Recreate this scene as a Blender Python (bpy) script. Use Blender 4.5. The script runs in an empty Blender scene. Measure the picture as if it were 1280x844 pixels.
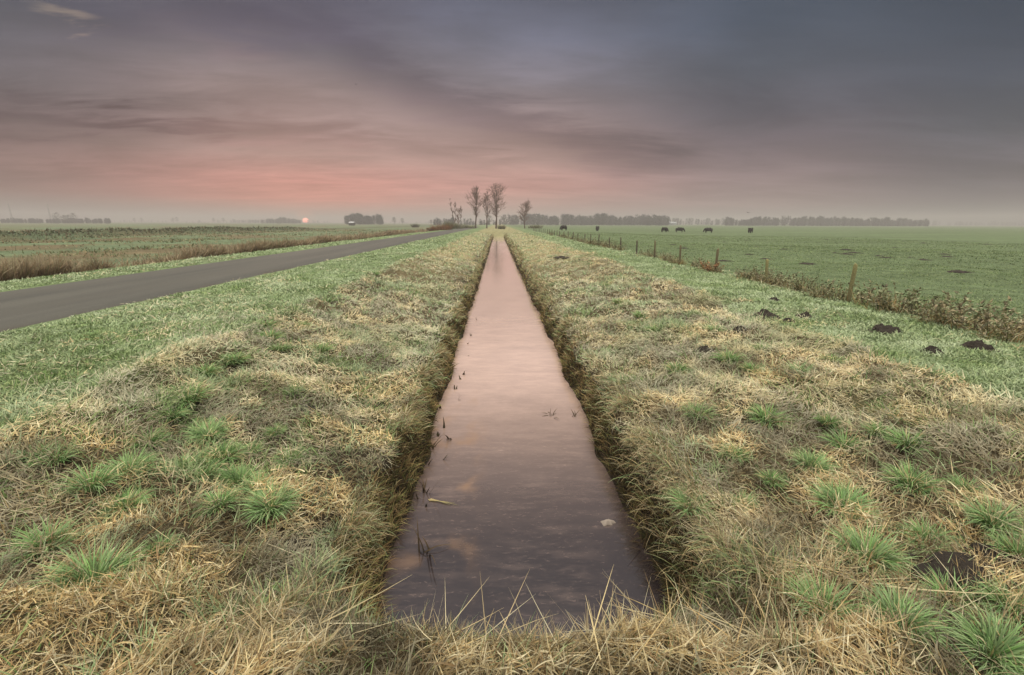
import bpy, bmesh, math, random
import numpy as np

R = math.radians
rng = np.random.default_rng(11)
random.seed(5)
sc = bpy.context.scene
col = sc.collection

# ------------------------------------------------------------------ camera
CAM = np.array([-0.18, 0.0, 1.72])
PITCH, YAW, ROLL = R(14.1), R(1.8), R(0.22)
cam_data = bpy.data.cameras.new('camera')
cam_data.lens = 16.0
cam_data.sensor_width = 36.0
cam_data.clip_start = 0.05
cam_data.clip_end = 12000
cam = bpy.data.objects.new('camera', cam_data)
cam.location = CAM
cam.rotation_mode = 'XYZ'
from mathutils import Matrix, Vector
rot = Matrix.Rotation(-YAW, 3, 'Z') @ Matrix.Rotation(R(90) - PITCH, 3, 'X') @ Matrix.Rotation(ROLL, 3, 'Z')
cam.rotation_euler = rot.to_euler('XYZ')
col.objects.link(cam)
sc.camera = cam
ROTM = np.array(rot)
F = 16 / 36 * 1280


def px_dir(px, py):
    v = ROTM @ np.array([(px - 640) / F, (422 - py) / F, -1.0])
    return v / np.linalg.norm(v)


def azel(px, py):
    d = px_dir(px, py)
    return math.degrees(math.atan2(d[0], d[1])), math.degrees(math.asin(d[2]))


# ------------------------------------------------------------------ helpers
def sstep(a, b, x):
    t = np.clip((x - a) / (b - a), 0, 1)
    return t * t * (3 - 2 * t)


_T = rng.random((512, 512)).astype(np.float64)


def vnoise(x, y, s=1.0, o=0.0):
    x = np.asarray(x, float) / s + 37.3 * o + 100.5
    y = np.asarray(y, float) / s + 91.7 * o + 200.25
    xi, yi = np.floor(x).astype(int), np.floor(y).astype(int)
    fx, fy = x - xi, y - yi
    fx = fx * fx * (3 - 2 * fx)
    fy = fy * fy * (3 - 2 * fy)
    a, b = _T[xi % 512, yi % 512], _T[(xi + 1) % 512, yi % 512]
    c, d = _T[xi % 512, (yi + 1) % 512], _T[(xi + 1) % 512, (yi + 1) % 512]
    return (a * (1 - fx) + b * fx) * (1 - fy) + (c * (1 - fx) + d * fx) * fy


def fbm(x, y, s=1.0, o=0.0, n=4):
    r, a, t = 0.0, 1.0, 0.0
    for i in range(n):
        r = r + a * vnoise(x, y, s / 2 ** i, o + i * 1.7)
        t += a
        a *= 0.5
    return r / t


def tag(o, label=None, cat=None, group=None, kind=None):
    for k, v in (('label', label), ('category', cat), ('group', group), ('kind', kind)):
        if v:
            o[k] = v
    return o


def link(name, me, m=None, parent=None):
    o = bpy.data.objects.new(name, me)
    col.objects.link(o)
    if m:
        me.materials.append(m)
    if parent:
        o.parent = parent
    return o


def empty(name, loc=(0, 0, 0), rz=0.0):
    o = bpy.data.objects.new(name, None)
    o.location = loc
    o.rotation_euler = (0, 0, rz)
    o.empty_display_size = 0.2
    col.objects.link(o)
    return o


def copy_tree(o, parent=None):
    c = o.copy()
    col.objects.link(c)
    if parent:
        c.parent = parent
    for ch in list(o.children):
        copy_tree(ch, c)
    return c


def np_mesh(name, V, loops, starts, C=None, smooth=False):
    me = bpy.data.meshes.new(name)
    V = np.ascontiguousarray(V, dtype=np.float32)
    me.vertices.add(len(V))
    me.vertices.foreach_set('co', V.ravel())
    me.loops.add(len(loops))
    me.loops.foreach_set('vertex_index', np.ascontiguousarray(loops, dtype=np.int32))
    me.polygons.add(len(starts))
    me.polygons.foreach_set('loop_start', np.ascontiguousarray(starts, dtype=np.int32))
    if smooth:
        me.polygons.foreach_set('use_smooth', np.ones(len(starts), dtype=bool))
    if C is not None:
        at = me.color_attributes.new('tint', 'FLOAT_COLOR', 'POINT')
        A = np.ones((len(V), 4), np.float32)
        A[:, :3] = C
        at.data.foreach_set('color', A.ravel())
    me.update(calc_edges=True)
    return me


class Soup:
    """collects pieces (verts, quads/tris, colours) and becomes ONE mesh"""

    def __init__(s):
        s.V, s.Q, s.T, s.C, s.n = [], [], [], [], 0

    def add(s, V, Q=None, T=None, C=None):
        V = np.asarray(V, float).reshape(-1, 3)
        if Q is not None and len(Q):
            s.Q.append(np.asarray(Q, int).reshape(-1, 4) + s.n)
        if T is not None and len(T):
            s.T.append(np.asarray(T, int).reshape(-1, 3) + s.n)
        if C is None:
            C = (0.5, 0.5, 0.5)
        C = np.broadcast_to(np.asarray(C, float), (len(V), 3))
        s.V.append(V)
        s.C.append(C)
        s.n += len(V)

    def mesh(s, name, smooth=False):
        V, C = np.concatenate(s.V), np.concatenate(s.C)
        Q = np.concatenate(s.Q) if s.Q else np.zeros((0, 4), int)
        T = np.concatenate(s.T) if s.T else np.zeros((0, 3), int)
        loops = np.concatenate([Q.ravel(), T.ravel()])
        starts = np.concatenate([np.arange(len(Q)) * 4, len(Q) * 4 + np.arange(len(T)) * 3])
        return np_mesh(name, V, loops, starts, C, smooth)


def ribbons(S, P, up, head, L, W, lean, curl, k, c0, c1, twist=None):
    """n curved tapering grass blades: root P, along up, bent towards heading head"""
    n = len(P)
    if n == 0:
        return
    L, W, lean, curl = (np.broadcast_to(np.asarray(a, float), (n,)) for a in (L, W, lean, curl))
    up = np.broadcast_to(np.asarray(up, float), (n, 3))
    h = np.stack([np.cos(head), np.sin(head), np.zeros(n)], 1)
    h = h - up * (h * up).sum(1)[:, None]
    h /= np.linalg.norm(h, axis=1)[:, None]
    side = np.cross(h, up)
    if twist is None:
        twist = rng.uniform(-0.9, 0.9, n)
    p = P.copy()
    rows = []
    for i in range(k + 1):
        s = i / k
        th = lean + curl * s
        tdir = up * np.cos(th)[:, None] + h * np.sin(th)[:, None]
        nrm = np.cross(side, tdir)
        wd = side * np.cos(twist)[:, None] + nrm * np.sin(twist)[:, None]
        w = W * (0.5 * (1 - s ** 1.8) + 0.06)
        rows.append((p - wd * w[:, None], p + wd * w[:, None], s))
        th2 = lean + curl * (s + 0.5 / k)
        p = p + (up * np.cos(th2)[:, None] + h * np.sin(th2)[:, None]) * (L / k)[:, None]
    c0 = np.broadcast_to(np.asarray(c0, float), (n, 3))
    c1 = np.broadcast_to(np.asarray(c1, float), (n, 3))
    if k == 1:
        a, b, _ = rows[0]
        t = 0.5 * (rows[1][0] + rows[1][1])
        V = np.stack([a, b, t], 1)
        C = np.stack([c0, c0, c1], 1)
        S.add(V.reshape(-1, 3), T=np.arange(3 * n).reshape(n, 3), C=C.reshape(-1, 3))
        return
    V = np.stack([x for r in rows for x in r[:2]], 1)
    C = np.stack([c0 * (1 - r[2]) + c1 * r[2] for r in rows for _ in (0, 1)], 1)
    m = 2 * (k + 1)
    base = (np.arange(n) * m)[:, None, None]
    q = np.array([[2 * i, 2 * i + 1, 2 * i + 3, 2 * i + 2] for i in range(k)])[None]
    S.add(V.reshape(-1, 3), Q=(base + q).reshape(-1, 4), C=C.reshape(-1, 3))


def mixc(a, b, t):
    t = np.asarray(t, float)
    t = t[:, None] if t.ndim else t
    return np.asarray(a, float) * (1 - t) + np.asarray(b, float) * t


# ------------------------------------------------------------------ node helpers
def new_mat(name):
    m = bpy.data.materials.new(name)
    m.use_nodes = True
    nt = m.node_tree
    nt.nodes.clear()
    out = nt.nodes.new('ShaderNodeOutputMaterial')
    return m, nt, out


class N:
    def __init__(s, nt):
        s.nt = nt

    def node(s, t, **kw):
        n = s.nt.nodes.new(t)
        for k, v in kw.items():
            setattr(n, k, v)
        return n

    def put(s, sock, v):
        if isinstance(v, bpy.types.NodeSocket):
            s.nt.links.new(v, sock)
        elif v is not None:
            sock.default_value = v

    def math(s, op, a, b=None, c=None, clamp=False):
        n = s.node('ShaderNodeMath', operation=op, use_clamp=clamp)
        for i, v in enumerate((a, b, c)):
            s.put(n.inputs[i], v)
        return n.outputs[0]

    def vmath(s, op, a, b=None):
        n = s.node('ShaderNodeVectorMath', operation=op)
        s.put(n.inputs[0], a)
        s.put(n.inputs[1], b)
        return n.outputs['Value'] if op in ('DOT_PRODUCT', 'LENGTH', 'DISTANCE') else n.outputs[0]

    def mix(s, f, a, b, blend='MIX'):
        n = s.node('ShaderNodeMix', data_type='RGBA', blend_type=blend)
        s.put(n.inputs[0], f)
        s.put(n.inputs[6], a)
        s.put(n.inputs[7], b)
        return n.outputs[2]

    def noise(s, vec, scale, detail=4, rough=0.55, dist=0.0):
        n = s.node('ShaderNodeTexNoise')
        s.put(n.inputs['Vector'], vec)
        n.inputs['Scale'].default_value = scale
        n.inputs['Detail'].default_value = detail
        n.inputs['Roughness'].default_value = rough
        n.inputs['Distortion'].default_value = dist
        return n.outputs['Fac']

    def rng(s, v, a, b, c=0.0, d=1.0, kind='SMOOTHSTEP'):
        n = s.node('ShaderNodeMapRange', interpolation_type=kind)
        s.put(n.inputs['Value'], v)
        n.inputs['From Min'].default_value = a
        n.inputs['From Max'].default_value = b
        n.inputs['To Min'].default_value = c
        n.inputs['To Max'].default_value = d
        return n.outputs['Result']

    def ramp(s, v, stops, interp='LINEAR'):
        n = s.node('ShaderNodeValToRGB')
        s.put(n.inputs[0], v)
        cr = n.color_ramp
        cr.interpolation = interp
        while len(cr.elements) < len(stops):
            cr.elements.new(1.0)
        for e, (p, c) in zip(cr.elements, stops):
            e.position = p
            e.color = (*c, 1)
        return n.outputs['Color']

    def mapping(s, vec, scale=(1, 1, 1), rot=(0, 0, 0), loc=(0, 0, 0)):
        n = s.node('ShaderNodeMapping')
        s.put(n.inputs['Vector'], vec)
        n.inputs['Scale'].default_value = scale
        n.inputs['Rotation'].default_value = rot
        n.inputs['Location'].default_value = loc
        return n.outputs[0]


def lin(c):
    return tuple(((x / 255) / 12.92 if x / 255 <= 0.04045 else ((x / 255 + 0.055) / 1.055) ** 2.4) for x in c)


# ------------------------------------------------------------------ materials
def blade_material(name, transl=0.16):
    m, nt, out = new_mat(name)
    n = N(nt)
    a = n.node('ShaderNodeVertexColor', layer_name='tint').outputs['Color']
    d = n.node('ShaderNodeBsdfDiffuse')
    t = n.node('ShaderNodeBsdfTranslucent')
    nt.links.new(a, d.inputs['Color'])
    nt.links.new(a, t.inputs['Color'])
    mx = n.node('ShaderNodeMixShader')
    mx.inputs[0].default_value = transl
    nt.links.new(d.outputs[0], mx.inputs[1])
    nt.links.new(t.outputs[0], mx.inputs[2])
    nt.links.new(mx.outputs[0], out.inputs['Surface'])
    return m


M_BLADE = blade_material('grass_blade')
M_REED = blade_material('dry_reed', 0.2)


def tint_material(name, rough=0.9, nscale=30.0, var=0.35, bump=0.3, bdist=0.02):
    """colour from the tint attribute, broken up by noise, with bump"""
    m, nt, out = new_mat(name)
    n = N(nt)
    b = n.node('ShaderNodeBsdfPrincipled')
    b.inputs['Roughness'].default_value = rough
    b.inputs['Specular IOR Level'].default_value = 0.2
    a = n.node('ShaderNodeVertexColor', layer_name='tint').outputs['Color']
    v = n.node('ShaderNodeTexCoord').outputs['Object']
    f = n.noise(v, nscale, 5, 0.65)
    g = n.rng(f, 0.3, 0.7, 1 - var, 1 + var, 'LINEAR')
    vm = n.node('ShaderNodeVectorMath', operation='SCALE')
    nt.links.new(a, vm.inputs[0])
    nt.links.new(g, vm.inputs['Scale'])
    nt.links.new(vm.outputs[0], b.inputs['Base Color'])
    bp = n.node('ShaderNodeBump')
    bp.inputs['Strength'].default_value = bump
    bp.inputs['Distance'].default_value = bdist
    nt.links.new(f, bp.inputs['Height'])
    nt.links.new(bp.outputs[0], b.inputs['Normal'])
    nt.links.new(b.outputs[0], out.inputs['Surface'])
    return m


M_SOIL = tint_material('dark_soil', 0.95, 60, 0.5, 0.8, 0.015)
M_BARK = tint_material('bark', 0.95, 6, 0.3, 0.5, 0.05)
M_POST = tint_material('weathered_wood', 0.9, 40, 0.4, 0.6, 0.006)
M_HIDE = tint_material('cow_hide', 0.7, 8, 0.3, 0.1)
M_MISC = tint_material('matte_mixed', 0.8, 12, 0.15, 0.1)

# ground: tint attribute * several noise scales
m, nt, out = new_mat('ground_turf')
n = N(nt)
b = n.node('ShaderNodeBsdfPrincipled')
b.inputs['Roughness'].default_value = 0.95
b.inputs['Specular IOR Level'].default_value = 0.1
a = n.node('ShaderNodeVertexColor', layer_name='tint').outputs['Color']
v = n.node('ShaderNodeTexCoord').outputs['Object']
f1 = n.noise(v, 14, 6, 0.7)
f2 = n.noise(v, 1.3, 5, 0.6)
f3 = n.noise(n.mapping(v, (0.03, 0.12, 0.05)), 1.0, 5, 0.6)
f4 = n.noise(n.mapping(v, (0.6, 0.35, 1)), 1.0, 6, 0.7)
g = n.math('MULTIPLY', n.rng(f1, 0.3, 0.7, 0.55, 1.4, 'LINEAR'), n.rng(f2, 0.3, 0.7, 0.72, 1.28, 'LINEAR'))
g = n.math('MULTIPLY', g, n.rng(f3, 0.3, 0.7, 0.78, 1.22, 'LINEAR'))
vm = n.node('ShaderNodeVectorMath', operation='SCALE')
nt.links.new(a, vm.inputs[0])
nt.links.new(g, vm.inputs['Scale'])
c = n.mix(n.rng(f4, 0.52, 0.72, 0, 0.45), vm.outputs[0], (0.10, 0.12, 0.055, 1))
nt.links.new(c, b.inputs['Base Color'])
bp = n.node('ShaderNodeBump')
bp.inputs['Strength'].default_value = 0.9
bp.inputs['Distance'].default_value = 0.05
nt.links.new(f1, bp.inputs['Height'])
nt.links.new(bp.outputs[0], b.inputs['Normal'])
nt.links.new(b.outputs[0], out.inputs['Surface'])
M_GROUND = m

# road
m, nt, out = new_mat('worn_asphalt')
n = N(nt)
b = n.node('ShaderNodeBsdfPrincipled')
v = n.node('ShaderNodeTexCoord').outputs['Object']
fa = n.noise(v, 70, 4, 0.8)
fb = n.noise(n.mapping(v, (0.9, 0.06, 1)), 1.0, 5, 0.6)
fc = n.noise(v, 0.5, 5, 0.6)
c = n.mix(n.rng(fb, 0.35, 0.65), (0.054, 0.052, 0.044, 1), (0.074, 0.070, 0.058, 1))
c = n.mix(n.rng(fc, 0.5, 0.75, 0, 0.6), c, (0.066, 0.062, 0.05, 1))
sx = n.node('ShaderNodeSeparateXYZ')
nt.links.new(v, sx.inputs[0])
trk = n.math('ABSOLUTE', n.math('SUBTRACT', n.math('ABSOLUTE', n.math('ADD', sx.outputs['X'], 10.5)), 1.0))
c = n.mix(n.math('MULTIPLY', n.rng(trk, 0.55, 0.1), 0.4), c, (0.060, 0.056, 0.046, 1))
edge = n.math('ABSOLUTE', n.math('ADD', sx.outputs['X'], 10.475))
c = n.mix(n.math('MULTIPLY', n.rng(n.math('ADD', edge, n.math('MULTIPLY', n.math('SUBTRACT', fc, 0.5), 0.8)), 2.0, 2.35), 0.6), c, (0.05, 0.04, 0.028, 1))
vm = n.node('ShaderNodeVectorMath', operation='SCALE')
nt.links.new(c, vm.inputs[0])
nt.links.new(n.rng(fa, 0.3, 0.7, 0.55, 1.5, 'LINEAR'), vm.inputs['Scale'])
nt.links.new(vm.outputs[0], b.inputs['Base Color'])
b.inputs['Roughness'].default_value = 0.85
b.inputs['Specular IOR Level'].default_value = 0.3
bp = n.node('ShaderNodeBump')
bp.inputs['Strength'].default_value = 0.5
bp.inputs['Distance'].default_value = 0.01
nt.links.new(fa, bp.inputs['Height'])
nt.links.new(bp.outputs[0], b.inputs['Normal'])
nt.links.new(b.outputs[0], out.inputs['Surface'])
M_ROAD = m

# thin ice on the ditch
m, nt, out = new_mat('thin_ice')
n = N(nt)
b = n.node('ShaderNodeBsdfPrincipled')
v = n.node('ShaderNodeTexCoord').outputs['Object']
st = n.noise(n.mapping(v, (2.2, 9.0, 1)), 1.0, 6, 0.65, 0.2)
pat = n.noise(n.mapping(v, (0.9, 0.5, 1), loc=(4, 2, 0)), 1.0, 4, 0.55)
fine = n.noise(n.mapping(v, (14, 40, 1), rot=(0, 0, 0.12)), 1.0, 5, 0.7, 0.8)
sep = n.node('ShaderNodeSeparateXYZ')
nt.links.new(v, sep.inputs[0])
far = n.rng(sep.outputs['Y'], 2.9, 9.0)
frost_sheen = n.math('MULTIPLY', n.rng(st, 0.42, 0.70), n.rng(pat, 0.3, 0.6))
frost_sheen = n.math('ADD', n.math('MULTIPLY', frost_sheen, 0.07), n.math('MULTIPLY', far, 0.84))  # faint frost streaks plus a painted sky sheen that grows with distance
frost_sheen = n.math('ADD', frost_sheen, n.math('MULTIPLY', n.rng(fine, 0.54, 0.72), 0.10), clamp=True)
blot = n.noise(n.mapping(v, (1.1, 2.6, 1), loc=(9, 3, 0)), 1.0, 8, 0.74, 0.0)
frost_sheen = n.math('MULTIPLY', frost_sheen, n.rng(blot, 0.32, 0.66, 0.84, 1.12, 'LINEAR'), clamp=True)
c = n.mix(frost_sheen, (0.022, 0.017, 0.017, 1), (0.60, 0.425, 0.345, 1))  # pink end paints the sky's reflection into the frost colour
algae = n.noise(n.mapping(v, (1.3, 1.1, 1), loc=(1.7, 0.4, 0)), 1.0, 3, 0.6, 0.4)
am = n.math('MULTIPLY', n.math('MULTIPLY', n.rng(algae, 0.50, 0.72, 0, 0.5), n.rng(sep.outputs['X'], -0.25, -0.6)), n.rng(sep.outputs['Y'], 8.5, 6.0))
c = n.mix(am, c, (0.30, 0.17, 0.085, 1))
nt.links.new(c, b.inputs['Base Color'])
b.inputs['IOR'].default_value = 1.5
b.inputs['Coat Weight'].default_value = 1.0
b.inputs['Coat IOR'].default_value = 1.65
nt.links.new(n.rng(pat, 0.35, 0.65, 0.04, 0.14, 'LINEAR'), b.inputs['Coat Roughness'])
nt.links.new(n.rng(frost_sheen, 0.0, 1.0, 0.05, 0.22, 'LINEAR'), b.inputs['Roughness'])
bp = n.node('ShaderNodeBump')
bp.inputs['Strength'].default_value = 0.12
bp.inputs['Distance'].default_value = 0.006
nt.links.new(n.math('ADD', st, n.math('MULTIPLY', fine, 0.5)), bp.inputs['Height'])
nt.links.new(bp.outputs[0], b.inputs['Normal'])
nt.links.new(b.outputs[0], out.inputs['Surface'])
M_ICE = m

# ------------------------------------------------------------------ terrain
WATER_Z = -1.0
DITCH_END = 95.0
ROAD_R, ROAD_L = -8.1, -12.85


def wob(y, o):
    return 0.10 * (fbm(y, y * 0 + o, 1.3, o, 3) - 0.5) * 2 + 0.05 * (fbm(y, y * 0, 0.35, o + 5, 2) - 0.5) * 2


XP = np.array([-19.5, -18.6, -17.2, -16.1, -15.2, -13.2, -12.85, -8.1, -7.8, -5.0, -4.25, -3.6, -1.75, -1.33, -1.12, -0.97, 0, 0.97, 1.12, 1.33, 1.75, 2.6, 3.6, 5.0, 7.4, 8.2, 9.0, 12.0])
ZP = np.array([-0.42, -0.75, -0.8, -0.22, -0.05, -0.02, -0.03, -0.03, 0.0, 0.02, 0.03, -0.21, -0.56, -0.61, -0.90, -1.15, -1.45, -1.15, -0.90, -0.51, -0.40, -0.25, -0.12, -0.02, 0.0, -0.03, -0.06, -0.04])


def straw_zone(x, y):
    """1 on the mown straw banks, 0 on green turf"""
    w = 0.9 * (fbm(x, y, 1.6, 3.0, 4) - 0.5) * 2
    nearw = sstep(3.0, 1.2, y)
    l = sstep(-4.75 - 1.2 * nearw, -4.0 - 1.2 * nearw, x + 0.5 * w)
    r = sstep(5.6, 4.5, x + w + 0.5 * sstep(6, 3, y))
    far = 1 - 0.35 * sstep(25, 70, y)
    return l * r * far


def height(x, y):
    x, y = np.asarray(x, float), np.asarray(y, float)
    wl = wob(y, 2.0) * sstep(2.0, 1.2, np.abs(np.abs(x) - 1.2))
    z = np.interp(x + np.sign(x) * wl * (1 - sstep(1.5, 2.6, np.abs(x))), XP, ZP)
    # the ditch starts at a dam under the camera and ends at a far crossing
    chan = sstep(1.3, 2.85, y + 0.12 * (fbm(x, y, 0.5, 8, 2) - .5)) * (1 - sstep(DITCH_END - 1, DITCH_END + 2, y))
    inner = (np.abs(x) < 7)
    z0 = np.interp(x, [-7, 0, 7], [0.01, -0.02, 0.0])
    z = np.where(inner, z0 * (1 - chan) + z * chan, z)
    sz = straw_zone(x, y)
    road = sstep(ROAD_L - 0.35, ROAD_L - 0.05, x) * sstep(ROAD_R + 0.35, ROAD_R + 0.05, x)
    lump = (fbm(x, y, 0.42, 21, 3) - 0.5) * (0.26 + 0.12 * sstep(6, 14, y)) + (fbm(x, y, 1.7, 23, 3) - 0.5) * 0.18
    turf = (fbm(x, y, 0.5, 25, 3) - 0.5) * 0.05 + (fbm(x, y, 3.0, 26, 3) - 0.5) * 0.07
    dry = np.clip((z + 1.0) / 0.4, 0, 1)
    z = z + (lump * sz * dry + turf * (1 - sz) * dry) * (1 - road)
    # left rough field: lower, with a long dark bank
    lf = sstep(-19.0, -23.0, x)
    z = z + lf * ((fbm(x, y, 9, 31, 4) - 0.5) * 0.5)
    ridge = np.exp(-((x + 62 + 8 * (fbm(y, y * 0, 40, 33, 2) - .5) - 0.02 * y) / 3.2) ** 2)
    z = z + lf * ridge * (0.9 + 0.5 * (fbm(x, y, 5, 34, 3) - .5)) * sstep(165, 120, y)
    rf = sstep(9.0, 14.0, x)
    z = z + rf * ((fbm(x, y, 12, 36, 3) - 0.5) * 0.18) - 0.35 * sstep(14.0, 40.0, x) * sstep(15, 60, y)
    return z


def normal(x, y, e=0.25):
    zx = (height(x + e, y) - height(x - e, y)) / (2 * e)
    zy = (height(x, y + e) - height(x, y - e)) / (2 * e)
    nn = np.stack([-zx, -zy, np.ones_like(zx)], -1)
    return nn / np.linalg.norm(nn, axis=-1, keepdims=True)


def axis(lo, hi, core_lo, core_hi, d, gr):
    a = list(np.arange(core_lo, core_hi + 1e-6, d))
    s, x = d, core_hi
    while x < hi:
        s *= gr
        x += s
        a.append(x)
    s, x = d, core_lo
    while x > lo:
        s *= gr
        x -= s
        a.insert(0, x)
    return np.array(a)


gx = np.unique(np.concatenate([axis(-2600, 2600, -6.5, 6.5, 0.07, 1.055), np.arange(0.8, 1.9, 0.035), -np.arange(0.8, 1.9, 0.035)]))
gy = axis(-300, 3200, 0.0, 9.0, 0.065, 1.021)
GX, GY = np.meshgrid(gx, gy)
GZ = height(GX, GY)

C_THATCH = np.array([0.050, 0.036, 0.020])
C_TURF = np.array([0.13, 0.17, 0.08])
C_FIELD = np.array([0.100, 0.132, 0.066])
C_MUD = np.array([0.030, 0.023, 0.015])


def ground_col(x, y, z):
    sz = straw_zone(x, y)
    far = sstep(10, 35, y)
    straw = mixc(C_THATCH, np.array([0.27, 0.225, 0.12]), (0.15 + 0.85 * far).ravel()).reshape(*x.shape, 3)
    turf = mixc(C_TURF, C_FIELD, sstep(7.6, 8.8, x).ravel()).reshape(*x.shape, 3)
    rough = fbm(x, y, 7, 41, 4)
    lf = sstep(-19, -20, x)
    lcol = mixc(np.array([0.105, 0.137, 0.074]), np.array([0.125, 0.10, 0.056]), sstep(0.5, 0.66, rough).ravel()).reshape(*x.shape, 3)
    ridge = np.exp(-((x + 62 - 0.02 * y) / 7) ** 2)
    lcol = lcol * (1 - 0.7 * ridge[..., None]) + np.array([0.05, 0.065, 0.03]) * 0.7 * ridge[..., None]
    c = straw * sz[..., None] + turf * (1 - sz)[..., None]
    c = c * (1 - lf[..., None]) + lcol * lf[..., None]
    reed = sstep(-15.6, -16.4, x) * sstep(-19.6, -18.8, x)
    c = c * (1 - 0.8 * reed[..., None]) + np.array([0.09, 0.06, 0.035]) * 0.8 * reed[..., None]
    wet = sstep(-0.45, -0.65, z) * (np.abs(x) < 2.5) * sstep(94, 90, y)
    c = c * (1 - wet[..., None]) + C_MUD * wet[..., None]
    return c


GC = ground_col(GX, GY, GZ)
ny, nx = GX.shape
idx = np.arange(nx * ny).reshape(ny, nx)
quads = np.stack([idx[:-1, :-1], idx[:-1, 1:], idx[1:, 1:], idx[1:, :-1]], -1).reshape(-1, 4)
me = np_mesh('ground', np.stack([GX, GY, GZ], -1).reshape(-1, 3), quads.ravel(), np.arange(len(quads)) * 4, GC.reshape(-1, 3), True)
tag(link('ground', me, M_GROUND), kind='structure')


def sheet(name, xs, ys, zf, mat):
    X, Y = np.meshgrid(xs, ys)
    Z = zf(X, Y)
    i = np.arange(X.size).reshape(X.shape)
    q = np.stack([i[:-1, :-1], i[:-1, 1:], i[1:, 1:], i[1:, :-1]], -1).reshape(-1, 4)
    me = np_mesh(name, np.stack([X, Y, Z], -1).reshape(-1, 3), q.ravel(), np.arange(len(q)) * 4, None, True)
    return tag(link(name, me, mat), kind='structure')


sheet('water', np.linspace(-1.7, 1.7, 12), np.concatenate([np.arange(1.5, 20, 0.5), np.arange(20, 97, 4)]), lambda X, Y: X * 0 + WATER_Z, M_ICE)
ry = np.concatenate([np.arange(-60, 12, 0.5), np.arange(12, 230, 2.0)])


def road_sheet():
    t = np.linspace(0, 1, 13)
    T_, Y = np.meshgrid(t, ry)
    e0 = ROAD_L + 0.10 * (fbm(Y, Y * 0, 2.0, 51, 3) - .5) + 0.0
    e1 = ROAD_R + 0.26 * (fbm(Y, Y * 0, 1.1, 53, 4) - .5)
    X = e0 + (e1 - e0) * T_
    Z = 0.005 + 0.05 * (1 - (2 * T_ - 1) ** 2) - 0.07 * (np.abs(2 * T_ - 1) > 0.999)
    i = np.arange(X.size).reshape(X.shape)
    q = np.stack([i[:-1, :-1], i[:-1, 1:], i[1:, 1:], i[1:, :-1]], -1).reshape(-1, 4)
    me = np_mesh('road', np.stack([X, Y, Z], -1).reshape(-1, 3), q.ravel(), np.arange(len(q)) * 4, None, True)
    tag(link('road', me, M_ROAD), kind='structure')


road_sheet()


def ground_at(px, py, dz=0.0):
    d = px_dir(px, py)
    ts = np.geomspace(1.0, 900, 6000)
    pts = CAM[None] + ts[:, None] * d[None]
    hit = np.where(pts[:, 2] < height(pts[:, 0], pts[:, 1]) + dz)[0]
    p = pts[hit[0]] if len(hit) else pts[-1]
    return float(p[0]), float(p[1]), float(height(p[0], p[1]))


# ------------------------------------------------------------------ grass
def polar(r0, r1, dens, half):
    """points in a wedge in front, density dens per m2"""
    area = R(half) * (r1 * r1 - r0 * r0)
    n = int(area * dens)
    r = np.sqrt(rng.uniform(r0 * r0, r1 * r1, n))
    th = rng.uniform(-R(half), R(half), n) + YAW
    return CAM[0] + r * np.sin(th), CAM[1] + r * np.cos(th), r


STRAW = np.array([[0.50, 0.375, 0.175], [0.42, 0.29, 0.125], [0.56, 0.45, 0.235], [0.26, 0.165, 0.075], [0.62, 0.54, 0.34]])
GREEN = np.array([[0.15, 0.24, 0.075], [0.23, 0.32, 0.12], [0.09, 0.15, 0.05], [0.30, 0.36, 0.15]])
LUSH = np.array([[0.085, 0.20, 0.038], [0.13, 0.27, 0.060], [0.06, 0.14, 0.032], [0.19, 0.30, 0.09]])
FROST = np.array([0.69, 0.675, 0.52])
BROWN = np.array([[0.20, 0.135, 0.062], [0.29, 0.21, 0.10], [0.13, 0.085, 0.045], [0.22, 0.20, 0.08], [0.14, 0.15, 0.055]])


def pick(pal, n, w=None):
    i = rng.choice(len(pal), n, p=w)
    return pal[i] * rng.uniform(0.82, 1.18, (n, 1))


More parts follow.
